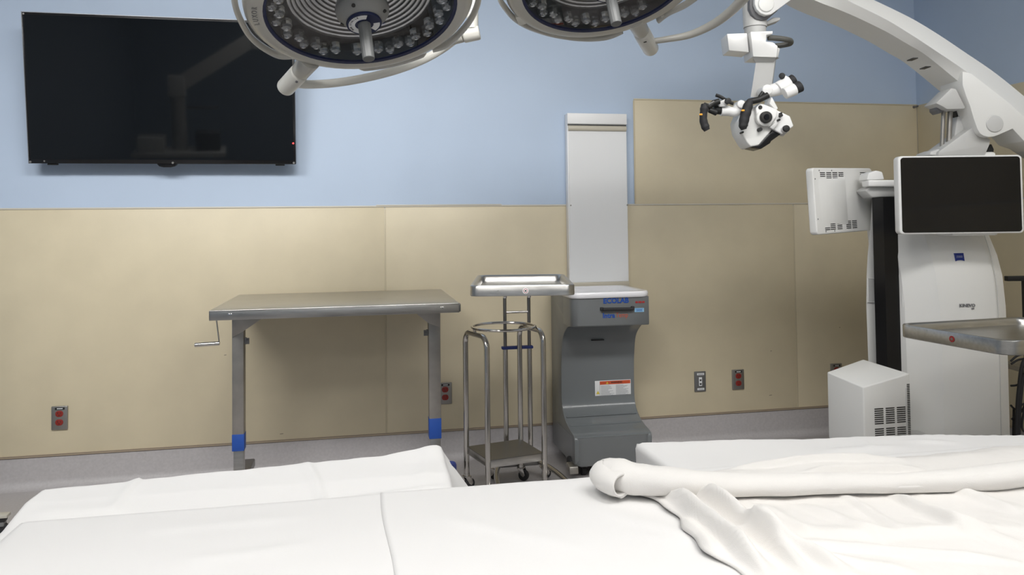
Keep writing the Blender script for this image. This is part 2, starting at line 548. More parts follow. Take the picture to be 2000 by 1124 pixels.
# ---- equipment pendant on the far side of the room; it shows as a reflection in the dark screen
def refl(px_, py_, t):
    r = ray(px_, py_)
    hit = CAM+r*((tvo-CAM).dot(tn)/r.dot(tn))
    r = r.normalized()
    return hit+(r-tn*(2*r.dot(tn)))*t
RT = 4.6
pj0 = refl(345, 168, RT)
pn = thing('equipment_pendant', (pj0.x, pj0.y, ZC), 'white ceiling equipment pendant standing across the room, mirrored in the television', 'pendant')
arm_end = refl(500, 72, RT)
NX = (Vector((arm_end.x-pj0.x, arm_end.y-pj0.y, 0))).normalized()
NY = Vector((-NX.y, NX.x, 0))
MB().box(pj0, (.17, .16, .22), (NX, NY, ZU), bev=.02, seg=3).build('joint_box', 'white_plastic', pn)
q = MB()
dirn = (arm_end-pj0)
dirn = Vector((dirn.x, dirn.y, max(.35, dirn.z)))
e_end = pj0+dirn
q.loft([[p+NY*a+ZU*b for a, b in ((-.07, -.09), (.07, -.09), (.07, .09), (-.07, .09))] for p in (pj0, e_end)])
q.build('spring_arm', 'white_plastic', pn, smooth=0)
MB().cyl(e_end-ZU*.12, Vector((e_end.x, e_end.y, ZC)), .09, None, 24).build('ceiling_tube', 'white_plastic', pn)
zlow = min(.9, refl(345, 285, RT).z)
MB().cyl(Vector((pj0.x, pj0.y, zlow)), pj0, .075, None, 24).build('drop_tube', 'white_gray', pn)
MB().box((pj0.x, pj0.y, zlow-.02), (.9, .45, .05), (NX, NY, ZU), bev=.008).build('shelf', 'white_plastic', pn)
MB().box(Vector((pj0.x, pj0.y, zlow+.10))+NX*.28, (.24, .26, .19), (NX, NY, ZU), bev=.01).build('device', 'dark_joint', pn)
MB().box(Vector((pj0.x, pj0.y, zlow+.08))-NX*.27, (.26, .28, .15), (NX, NY, ZU), bev=.01).build('device', 'white_plastic', pn)
MB().tube([Vector((pj0.x, pj0.y, zlow+.45))+NX*.09, Vector((pj0.x, pj0.y, zlow+.45))+NX*.40], .012, 10).build('side_rail', 'steel_tube', pn)

# ---- x-ray view box
VL, VR, VB, VT = 1.129, 1.477, .912, 1.887
vb = thing('x_ray_view_box', ((VL+VR)/2, 0, VB), 'tall narrow white film view box on the wall above the grey slush basin unit', 'view box')
MB().box(((VL+VR)/2, -.029, (VB+VT)/2), (VR-VL, .05, VT-VB), bev=.004).build('case', 'viewbox_case', vb)
zt2 = VT-.066
MB().box(((VL+VR)/2, -.057, VT-.030), (VR-VL, .012, .060), bev=.002).build('top_cover', 'viewbox_case', vb)
MB().box(((VL+VR)/2, -.0545, zt2), (VR-VL-.004, .003, .006)).build('shadow_gap', 'label_black', vb)
rp = [Vector((VL+.004, -.058-.010*math.cos(t), zt2-.018+.015*math.sin(t))) for t in [-PI/2+PI*i/10 for i in range(11)]]
MB().prism(rp, (VR-VL-.008, 0, 0)).build('film_grip', 'viewbox_bar', vb, smooth=60)
g = MB()
rows = []
for i in range(15):
    t = i/14
    z = zt2-.028-(zt2-.028-VB-.03)*t
    yy = -.0555-.006*math.sin(PI*t)**2
    rows.append([Vector((VL+.006, yy, z)), Vector((VR-.006, yy, z)), Vector((VR-.006, -.05, z)), Vector((VL+.006, -.05, z))])
g.loft(rows)
g.build('diffuser_panel', 'viewbox_panel', vb, smooth=60)
MB().box(((VL+VR)/2, -.056, VB+.014), (VR-VL, .010, .028), bev=.003).build('bottom_lip', 'viewbox_bar', vb)
for x in (VL+.012, VR-.006):
    MB().cyl((x, -.055, RAIL), (x, -.066, RAIL), .004, None, 10).build('screw', 'plate_steel', vb)

# ---- outlets
def outlet(x, z, label, hidden=False):
    t = thing('wall_outlet', (x, -T, z), label, 'outlet')
    W, H = .074, .116
    MB().box((x, -T-.005, z), (W, .010, H), bev=.003, seg=3).build('cover_plate', 'plate_steel', t)
    MB().box((x+.002, -T-.0104, z+.046), (.044, .0012, .011)).build('tag_strip', 'label_black', t)
    MB().box((x+.002, -T-.0112, z+.046), (.026, .0008, .004)).build('tag_print', 'label_white', t)
    for dz in (.021, -.021):
        pts = rrect((x, -T-.0100, z+dz), Vector((1, 0, 0)), ZU, .0178, .0150, .0135, 4)
        s = MB().prism(pts, (0, -.003, 0), .0008).build('socket', 'red_socket', t)
        q = MB()
        q.box((x-.0065, -T-.0132, z+dz+.004), (.0022, .0008, .009))
        q.box((x+.0065, -T-.0132, z+dz+.004), (.0022, .0008, .007))
        q.cyl((x, -T-.0128, z+dz-.007), (x, -T-.0136, z+dz-.007), .0026, None, 8)
        q.build('slots', 'label_black', s)
    MB().cyl((x, -T-.0100, z), (x, -T-.0116, z), .003, None, 10).build('screw', 'plate_steel', t)
    return t
outlet(-1.472, .338, 'red duplex socket in steel plate on bare wall under the television')
outlet(.436, .357, 'red duplex socket half hidden by the taped leg of the crank table')
outlet(2.152, .346, 'red duplex socket in steel plate beside the white data jack plate')
outlet(2.79, .352, 'red duplex socket mostly hidden behind the white vented box')
t = thing('data_plate', (1.915, -T, .346), 'grey wall plate with white data jacks and two white tags', 'data plate')
MB().box((1.915, -T-.004, .346), (.070, .008, .116), bev=.0025).build('cover_plate', 'plate_gray', t)
for dz, w in ((.043, .044), (-.043, .042)):
    MB().box((1.917, -T-.0085, .346+dz), (w, .001, .012)).build('tag_strip', 'label_white', t)
    MB().box((1.917, -T-.0092, .346+dz), (w*.7, .0006, .003)).build('tag_print', 'label_gray', t)
j = MB().box((1.915, -T-.0095, .346), (.019, .004, .050), bev=.001).build('jack_strip', 'label_white', t)
for dz in (.008, -.014):
    MB().prism([Vector((1.915+a, -T-.0115, .346+dz+b)) for a, b in ((-.006, .005), (.006, .005), (.0055, -.001), (.0015, -.005), (-.0015, -.005), (-.0055, -.001))], (0, -.0006, 0)).build('jack_port', 'label_black', j)

# ================================================================== instrument table with crank
tb = thing('instrument_table', (-.1, -.41, 0), 'stainless steel instrument table with crank handle and blue taped legs', 'table')
TZ = .922
tl, tr, tf, tk = -.627, .420, -.806, -.025
MB().box(((tl+tr)/2, (tf+tk)/2, TZ-.004), (tr-tl, tk-tf, .008), bev=.003).build('table_top', 'steel', tb)
lp = MB()
lp.box(((tl+tr)/2, tf+.002, TZ-.022), (tr-tl, .004, .040), bev=.0015)
lp.build('front_lip', 'steel', tb)
MB().box(((tl+tr)/2, tk-.002, TZ-.022), (tr-tl, .004, .040), bev=.0015).build('rear_lip', 'steel', tb)
for x in (tl+.002, tr-.002):
    MB().box((x, (tf+tk)/2, TZ-.022), (.004, tk-tf, .040), bev=.0015).build('side_lip', 'steel', tb)
MB().box((tr+.002, tf+.03, TZ-.021), (.008, .06, .034), bev=.002).build('corner_cap', 'steel_dark', tb)
for x in (-.545, .343):
    for dx in (-.003, .005):
        MB().cyl((x+dx, tf+.001, TZ-.018), (x+dx, tf-.004, TZ-.018), .0045, .003, 12).build('rivet', 'chrome', tb)
LY = -.42
for side in (0, 1):
    if side == 0: xa, xb = atY(453, 640, LY-.03).x, atY(476, 640, LY-.03).x
    else: xa, xb = atY(837, 640, LY-.03).x, atY(860, 640, LY-.03).x
    xc, lw = (xa+xb)/2, xb-xa
    leg = MB().box((xc, LY, .255+(TZ-.04-.255)/2), (lw, .06, TZ-.04-.255), bev=.003).build('leg', 'steel_worn', tb)
    MB().box((xc+.001, LY, .15), (lw-.008, .05, .21), bev=.002).build('inner_leg', 'steel', leg)
    zt_ = atY(467, 849, LY-.03).z if side == 0 else atY(848, 818, LY-.03).z
    zb_ = atY(467, 882, LY-.03).z if side == 0 else atY(848, 858, LY-.03).z
    MB().box((xc, LY, (zt_+zb_)/2), (lw+.002, .062, zt_-zb_), bev=.002).build('tape_band', 'blue_tape', leg)
    sg = 1 if side == 0 else -1
    e = xc+sg*lw/2
    o_ = xc-sg*lw/2
    gp = ((453, 612), (512, 612), (510, 624), (476, 647), (453, 660)) if side == 0 else ((860, 602), (808, 602), (812, 612), (837, 632), (860, 640))
    MB().prism([atY(a, b, LY-.036) for a, b in gp], (0, .005, 0), .001).build('gusset', 'steel_worn', leg)
    zc_ = atY(483, 666, LY).z if side == 0 else atY(833, 650, LY).z
    q = MB().box((e+sg*.011, LY-.01, zc_), (.022, .004, .028))
    q.box((e+sg*.004, LY, zc_), (.008, .03, .028))
    q.build('lug', 'steel_dark', leg)
    MB().cyl((e+sg*.012, LY-.012, zc_+.003), (e+sg*.012, LY-.018, zc_+.003), .005, None, 6).build('bolt', 'dark_joint', leg)
    f = MB().box((xc, LY, .085), (lw+.01, .62, .04), bev=.006).build('foot_bar', 'steel_dark', leg)
    for dy in (-.28, .28):
        q = MB().box((xc, LY+dy, .062), (.03, .03, .03), bev=.004)
        q.build('caster_fork', 'caster_gray', tb)
        MB().cyl((xc-.012, LY+dy, .0305), (xc+.012, LY+dy, .0305), .030, None, 18, bev=.004).build('caster_wheel', 'black_rubber', tb)
MB().box((-.1, LY, TZ-.06), (.8, .05, .035), bev=.003).build('cross_beam', 'steel_dark', tb)
cx = atY(424, 640, -.77).x
c0, c1 = atY(423, 627, -.77), atY(428, 669, -.77)
q = MB().tube([Vector((c0.x, -.77, TZ-.02)), c0, c1], .003, 10)
q.build('crank_arm', 'steel_tube', tb)
h0, h1 = atY(380, 674.5, -.77), atY(429, 671, -.77)
MB().cyl(h0, h1, .0085, None, 14, bev=.002).build('crank_handle', 'steel_tube', tb)

# ================================================================== ring stand
RL, RK, RR, RF = Vector((.486, -.496, 0)), Vector((.766, -.427, 0)), Vector((.825, -.688, 0)), Vector((.55, -.745, 0))
rc = (RL+RK+RR+RF)/4
rs = thing('ring_stand', rc, 'tubular steel ring stand with low square shelf before the tray stand', 'ring stand')
ZTOP = .755
def ubend(a, b, zt, rb=.055):
    d = (b-a).normalized()
    pts = [a+ZU*.075, a+ZU*(zt-rb)]
    for i in range(1, 8):
        t = PI/2*i/8
        pts.append(a+d*(rb*(1-math.cos(t)))+ZU*(zt-rb+rb*math.sin(t)))
    for i in range(0, 9):
        t = PI/2*(1-i/8)
        pts.append(b-d*(rb*(1-math.cos(t)))+ZU*(zt-rb+rb*math.sin(t)))
    pts.append(b+ZU*.075)
    return pts
MB().tube(ubend(RL, RF, ZTOP), .0127, 16).build('bent_leg_frame', 'steel_tube', rs)
MB().tube(ubend(RK, RR, ZTOP+.012), .0127, 16).build('bent_leg_frame', 'steel_tube', rs)
ring = [Vector((rc.x+.150*math.cos(2*PI*i/48), rc.y+.150*math.sin(2*PI*i/48), .782)) for i in range(49)]
MB().tube(ring, .0065, 10, cap=False).build('bag_ring', 'steel_tube', rs)
for a, b in ((RL, RF), (RK, RR)):
    mid = (a+b)/2
    v = (rc-mid)
    e = rc-v.normalized()*.150
    MB().tube([mid+ZU*(ZTOP-.002), mid+ZU*(ZTOP+.006)*1+v.normalized()*.0, e+ZU*.778], .006, 10).build('ring_bracket', 'steel_tube', rs)
sh = MB()
cs = [RL, RF, RR, RK]
ins = [c+(rc-c).normalized()*.004 for c in cs]
sh.prism([Vector((c.x, c.y, .2)) for c in ins], (0, 0, .003))
sh.build('shelf', 'steel_dark', rs)
for a, b in zip(ins, ins[1:]+ins[:1]):
    d = (b-a).normalized()
    n = Vector((d.y, -d.x, 0))
    MB().prism([a+d*.012+ZU*.168, b-d*.012+ZU*.168, b-d*.012+ZU*.203, a+d*.012+ZU*.203], n*-.003, .0008).build('shelf_skirt', 'steel', rs)
def caster(c, parent, ang=0, r=.028):
    c = Vector(c)
    d = Vector((math.cos(ang), math.sin(ang), 0))
    n = Vector((-d.y, d.x, 0))
    MB().cyl(c+ZU*(r*2+.012), c+ZU*(r*2+.024), .014, None, 14).build('caster_stem', 'steel_tube', parent)
    q = MB()
    for s_ in (-1, 1):
        q.prism([c+n*(s_*.014)+d*a+ZU*z for a, z in ((-.016, 2*r+.012), (.016, 2*r+.012), (.026, r+.004), (.018, r-.006), (.006, r))], n*(s_*.003), .0008)
    q.box(c+ZU*(2*r+.010), (.034, .034, .004), (d, n, ZU))
    q.build('caster_fork', 'steel_tube', parent)
    wc = c+d*.014+ZU*r
    MB().cyl(wc-n*.010, wc+n*.010, r, None, 22, bev=.003).build('caster_wheel', 'black_rubber', parent)
for i, c in enumerate((RL, RK, RR, RF)): caster(c, rs, (.4, -.6, -.3, .9)[i], .026)

# ================================================================== tray stands
def tray(parent, c, X, Y, hx, hy, h, rim=.014, mat_='steel', rr=.035):
    """shallow rectangular tray with a rolled rim; c = centre of the rim top"""
    k = 6
    ring = lambda ex, dz, r: [p+ZU*dz for p in rrect(c, X, Y, hx+ex, hy+ex, max(r, .004), k)]
    q = MB()
    q.loft([ring(-.012, -h, rr-.006), ring(-.003, -h, rr), ring(0, -h+.003, rr), ring(0, -.004, rr), ring(-.002, -.001, rr), ring(-.006, 0, rr),
            ring(-rim, -.002, rr-.008), ring(-rim-.006, -.008, rr-.010), ring(-rim-.012, -.028, rr-.014)], cap=False)
    q.build('tray_rim', mat_, parent, smooth=40)
    MB().prism([p+ZU*(-.028) for p in rrect(c, X, Y, hx-rim-.011, hy-rim-.011, rr-.014, k)], ZU*-.003).build('tray_floor', mat_, parent)

ms = thing('tray_stand', (.66, -.75, 0), 'rectangular steel tray stand on twin posts behind the ring stand', 'tray stand')
rlp, rrp, frp, flp = atZ(922.7, 537, 1.035), atZ(1095, 536, 1.035), atZ(1130, 555, 1.035), atZ(930, 559, 1.035)
mc = (rlp+rrp+frp+flp)/4
mX = (rrp-rlp+frp-flp).normalized()
mY = Vector((-mX.y, mX.x, 0))
mhx = ((rrp-rlp).length+(frp-flp).length)/4
mhy = ((rlp-flp).dot(mY)+(rrp-frp).dot(mY))/4
tray(ms, mc, mX, mY, mhx, mhy, .042)
fp = mc+mX*.012-mY*(mhy+.0005)+ZU*-.022
MB().cyl(fp, fp-mY*.0012, .0115, None, 20).build('sticker', 'label_white', ms)
MB().cyl(fp-mY*.001, fp-mY*.0018, .0085, None, 20).build('sticker_ring', 'eco_red', ms)
MB().cyl(fp-mY*.0016, fp-mY*.0022, .0066, None, 18).build('sticker_face', 'label_white', ms)
MB().box(fp-mY*.0025, (.007, .0008, .005), (mX, mY, ZU)).build('sticker_mark', 'label_black', ms)
PY = -.39
xa, xb = atY(987, 700, PY).x, atY(1034, 700, PY).x
zcol = atY(1010, 679, PY).z
for x in (xa, xb):
    MB().cyl((x, PY, .06), (x, PY, zcol), .0125, None, 16).build('post', 'steel_tube', ms)
    MB().cyl((x, PY, zcol-.1), (x, PY, .955), .0085, None, 14).build('inner_rod', 'steel_dark', ms)
    q = MB().tube(spline([(x, PY, .945), (x, PY-.004, .965), (x, PY-.05, .985), (x, PY-.3, .990), (x, -1.2, .990)], 5), .0075, 10)
    q.build('tray_support', 'steel_tube', ms)
    MB().tube([(x, PY-.006, .90), (x, PY-.014, .93), (x, PY-.008, .965)], .010, 12).build('hook', 'chrome', ms)
q = MB().tube([(xa, -1.2, .990), ((xa+xb)/2, -1.23, .990), (xb, -1.2, .990)], .0075, 10)
q.build('support_end', 'steel_tube', ms)
zb = atY(1010, 610, PY).z
MB().cyl((xa, PY, zb), (xb, PY, zb), .006, None, 12).build('cross_rod', 'steel_tube', ms)
MB().box(((xa+xb)/2, PY, zcol), (xb-xa+.036, .034, .014), bev=.004).build('collar', 'blue_pad', ms)
bs = MB().tube(spline([(xa-.11, -1.0, .075), (xa-.09, -.62, .075), (xa-.03, PY, .075), ((xa+xb)/2, PY+.01, .075), (xb+.03, PY, .075), (xb+.09, -.62, .075), (xb+.11, -1.0, .075)], 6), .0125, 12)
bs.build('base_frame', 'steel_tube', ms)
MB().box(((xa+xb)/2, PY, .072), (xb-xa+.07, .05, .02), bev=.004).build('base_plate', 'steel_dark', ms)
for c, a in (((xa-.11, -1.0, 0), .3), ((xb+.11, -1.0, 0), 1.2), ((xa-.055, PY, 0), 2.2), ((xb+.06, PY-.03, 0), .2)):
    caster(c, ms, a, .022)

# second tray stand before the microscope
ts = thing('tray_stand', (2.30, -1.72, 0), 'steel tray stand in front of the microscope cabinet', 'tray stand')
A_, B_ = atZ(1755, 631, .868), atZ(1964, 668, .868)
tY = (A_-B_)
tY.z = 0
tY = (tY.normalized()*.995+Vector((-.08, 0, 0))).normalized()
tX = Vector((tY.y, -tY.x, 0))
thy = .242
tc_ = (A_+B_)/2+tX*.31+tX*.0
tray(ts, tc_, tX, tY, .31, thy, .050, mat_='steel', rr=.055)
fp = tc_-tX*.3105-tY*.02+ZU*-.024
MB().cyl(fp, fp-tX*.0012, .011, None, 20).build('sticker', 'eco_red', ts)
MB().cyl(fp-tX*.001, fp-tX*.0018, .005, None, 12).build('sticker_mark', 'plate_steel', ts)
for s_ in (-.06, .06):
    p = tc_+tX*.27+tY*s_
    MB().cyl((p.x, p.y, .06), (p.x, p.y, .80), .0125, None, 16).build('post', 'steel_tube', ts)
    MB().tube([Vector((p.x, p.y, .795)), Vector((p.x, p.y, .812)), Vector((p.x, p.y, .812))-tX*.5], .008, 10).build('tray_support', 'steel_tube', ts)
p = tc_+tX*.27
MB().box((p.x, p.y, .072), (.07, .22, .022), (tX, tY, ZU), bev=.004).build('base_plate', 'steel_dark', ts)
for s_ in (-.17, .17):
    e0, e1 = p+tY*s_*.5, p+tY*s_-tX*.42
    MB().tube([Vector((e0.x, e0.y, .075)), Vector((e1.x, e1.y, .075))], .0125, 12).build('base_leg', 'steel_tube', ts)
    caster((e1.x, e1.y, 0), ts, .5, .022)
    e2 = p+tY*s_*.6
    caster((e2.x, e2.y, 0), ts, 1.9, .022)

# ================================================================== slush / fluid warmer unit
EL, ER, EB = atY(1078, 720, -.035).x, 1.432, -.035
ec = thing('fluid_warmer', ((EL+ER)/2, -.25, 0), 'grey slush basin unit with white top, curved front and warning label', 'fluid warmer')
def eco_front():
    pts = [(-.42, .892), (-.42, .747)]
    cur = spline([Vector((0, -.42, .747)), Vector((0, -.36, .731)), Vector((0, -.275, .665)), Vector((0, -.245, .56)), Vector((0, -.236, .44)), Vector((0, -.238, .34)), Vector((0, -.262, .285)),
                  Vector((0, -.31, .248)), Vector((0, -.375, .226)), Vector((0, -.455, .212)), Vector((0, -.478, .200))], 5)
    pts += [(p.y, p.z) for p in cur[1:]]
    pts += [(-.484, .185), (-.482, .09), (-.474, .07), (-.44, .062)]
    return pts
ef = eco_front()
prof = ef+[(EB, .062), (EB, .895)]
IN = .004
MB().prism([Vector((EL, a, b)) for a, b in prof], (IN, 0, 0), .003).build('side_panel', 'eco_gray', ec, smooth=40)
MB().prism([Vector((ER-IN, a, b)) for a, b in prof], (IN, 0, 0), .003).build('side_panel', 'eco_gray', ec, smooth=40)
# recessed front skin between the side panels, a little behind their edges
skin = [(a+.0015, b) for a, b in ef]
q = MB()
prof2 = skin+[(EB+.004, .066), (EB+.004, .892)]
q.prism([Vector((EL+IN-.001, a, b)) for a, b in prof2], (ER-EL-2*IN+.002, 0, 0))
q.build('front_panel', 'eco_gray_panel', ec, smooth=40)
# toe cap and header are full width
def hdr(z, ex=0.0):
    r, k = .045, 6
    pts = [Vector((ER+.001, -.30, z)), Vector((EL-.001, -.30, z))]
    for i in range(k+1):
        t = PI/2*i/k
        pts.append(Vector((EL-.001+r-r*math.cos(t), -.472-ex+r-r*math.sin(t), z)))
    pts.append(Vector((ER-.004, -.472-ex, z)))
    pts.append(Vector((ER+.001, -.468-ex, z)))
    return pts
MB().loft([hdr(.748, -.006), hdr(.754), hdr(.893)]).build('header', 'eco_gray', ec, smooth=40)
tc2 = []
toe = rrect(((EL+ER)/2, -.30, 0), Vector((1, 0, 0)), Vector((0, 1, 0)), (ER-EL)/2-.001, .188, .05, 6)
q = MB()
q.loft([[p+ZU*.062 for p in toe], [p+ZU*.072+(p-Vector(((EL+ER)/2, -.30, 0)))*.012 for p in toe], [p+ZU*.200+(p-Vector(((EL+ER)/2, -.30, 0)))*.012 for p in toe]], cap=True)
q.build('toe_cap', 'eco_gray', ec, smooth=40)
for z, y in ((.262, -.295), (.232, -.36), (.2145, -.44)):
    MB().tube([(EL+.012, y+.0015, z-.001), (ER-.012, y+.0015, z-.001)], .0042, 10).build('step_ridge', 'eco_gray_panel', ec)
# white basin top
bc = Vector(((EL+ER)/2, -.274, .895))
Xx, Yy = Vector((1, 0, 0)), Vector((0, 1, 0))
rg = lambda ex, dz, r: [p+ZU*dz for p in rrect(bc, Xx, Yy, (ER-EL)/2+ex, .202+ex, r, 5)]
q = MB()
q.loft([rg(.002, -.004, .046), rg(.008, .002, .05), rg(.008, .018, .05), rg(.003, .026, .046), rg(-.02, .027, .03), rg(-.035, .024, .03), rg(-.055, -.02, .05), rg(-.075, -.05, .06), rg(-.115, -.06, .06)], cap=False)
q.poly(rg(-.115, -.06, .06))
q.build('basin', 'basin_white', ec, smooth=50)
YF = -.4730
def eco_at(px_, py_): return atY(px_, py_, YF)
a, b = eco_at(1175, 604), eco_at(1235, 603)
q = MB().tube([Vector((a.x, YF+.002, a.z)), Vector((a.x+.003, YF-.016, a.z)), Vector((b.x-.003, YF-.016, b.z)), Vector((b.x, YF+.002, b.z))], .008, 10)
q.build('handle', 'black_rubber', ec)
for x in (a.x, b.x):
    MB().box((x, YF-.006, a.z), (.016, .018, .018), bev=.003).build('handle_mount', 'black_rubber', ec)
p = eco_at(1203, 588)
text('ECOLAB', 'lettering', 'eco_blue', ec, (p.x, YF-.0004, p.z), (1, 0, 0), (0, 0, 1), .036, bold=.0013, sx=1.0)
p = eco_at(1177, 617.5)
text('Intra', 'lettering', 'eco_blue', ec, (p.x, YF-.0004, p.z), (1, 0, 0), (0, 0, 1), .034, bold=.0010, align='LEFT')
p = eco_at(1202.5, 616.5)
text('Temp', 'lettering', 'orange_red', ec, (p.x, YF-.0004, p.z), (1, 0, 0), (0, 0, 1), .035, bold=-.0003, align='LEFT', sx=.8)
p = eco_at(1228.5, 611.5)
text('TM', 'lettering', 'label_gray', ec, (p.x, YF-.0004, p.z), (1, 0, 0), (0, 0, 1), .008)
p = eco_at(1250, 590.5)
q = MB()
for dx, w in ((-.018, .012), (0, .016), (.018, .012)): q.prism(rrect((p.x+dx, YF, p.z), Xx, ZU, w/2+.001, .005, .004, 3), (0, -.0008, 0))
q.build('red_emblem', 'eco_red', ec)
p = eco_at(1248.5, 606)
MB().box((p.x, YF-.0004, p.z), (.050, .0008, .020)).build('sticker', 'sticker_blue', ec)
q = MB()
for dz, w in ((.005, .040), (0, .030), (-.005, .036)): q.box((p.x, YF-.0010, p.z+dz), (w, .0005, .0025))
q.build('sticker_print', 'eco_blue', ec)
# slot and warning label on the curved panel
p = atY(1166.5, 664.5, -.262)
MB().box((p.x, -.2685, p.z), (.070, .012, .005), bev=.001).build('slot', 'label_black', ec)
LYE = -.2335
l0, l1 = atY(1162, 765, LYE), atY(1232, 763, LYE)
ltop, lbot = atY(1197, 743, LYE).z, atY(1197, 785.5, LYE).z
lcx, lcz, lw_, lh_ = (l0.x+l1.x)/2, (ltop+lbot)/2, l1.x-l0.x, ltop-lbot
wlab = MB().box((lcx, LYE-.001, lcz), (lw_, .002, lh_), bev=.0005).build('warning_label', 'label_white', ec)
MB().box((lcx+lw_*.06, LYE-.0023, ltop-.012), (lw_*.85, .0006, .018)).build('label_band', 'orange_red', wlab)
text('WARNING', 'label_title', 'label_black', wlab, (lcx+lw_*.10, LYE-.0028, ltop-.012), (1, 0, 0), (0, 0, 1), .013, bold=.0004)
MB().prism([Vector((lcx-lw_*.16+a, LYE-.0026, ltop-.018+b)) for a, b in ((-.007, 0), (.007, 0), (0, .012))], (0, -.0004, 0)).build('label_triangle', 'warn_yellow', wlab)
MB().prism([Vector((lcx-lw_*.42+a, LYE-.0021, lcz-.012+b)) for a, b in ((-.010, 0), (.010, 0), (0, .018))], (0, -.0004, 0)).build('label_triangle', 'warn_yellow', wlab)
MB().box((lcx-lw_*.365, LYE-.0021, lcz), (.0015, .0004, lh_*.94)).build('label_rule', 'label_gray', wlab)
q = MB()
random.seed(3)
for c_ in (0, 1):
    x0 = lcx-lw_*.34+c_*lw_*.42
    z = ltop-.027
    while z > lbot+.004:
        ww = lw_*.37*random.uniform(.55, 1)
        q.box((x0+ww/2, LYE-.0021, z), (ww, .0004, .0016))
        z -= .0042
q.build('label_text', 'label_gray', wlab)
for px_ in (1104, 1228):
    p = atY(px_, 798 if px_ < 1150 else 788, -.2335)
    MB().cyl((p.x, -.231, p.z), (p.x, -.236, p.z), .004, .003, 10).build('screw', 'chrome', ec)
zse = atY(1165, 798, -.2365).z
MB().box(((EL+ER)/2, -.2375, zse), (ER-EL-.02, .003, .0016)).build('panel_seam', 'dark_joint', ec)
for x, y in ((EL+.06, -.42), (ER-.06, -.42), (EL+.06, -.09), (ER-.06, -.09)):
    q = MB().box((x, y, .055), (.04, .05, .02), bev=.003)
    q.build('caster_plate', 'caster_gray', ec)
    MB().cyl((x-.012, y, .027), (x+.012, y, .027), .027, None, 20, bev=.004).build('caster_wheel', 'black_rubber', ec)
MB().cyl((EL+.012, -.40, .052), (EL-.012, -.40, .052), .040, None, 22, bev=.005).build('brake_wheel', 'black_rubber', ec)
MB().prism([Vector((EL-.03, -.405+a, b)) for a, b in ((-.09, .03), (-.085, .065), (-.03, .075), (0, .05))], (.045, 0, 0), .003).build('brake_pedal', 'steel_worn', ec)

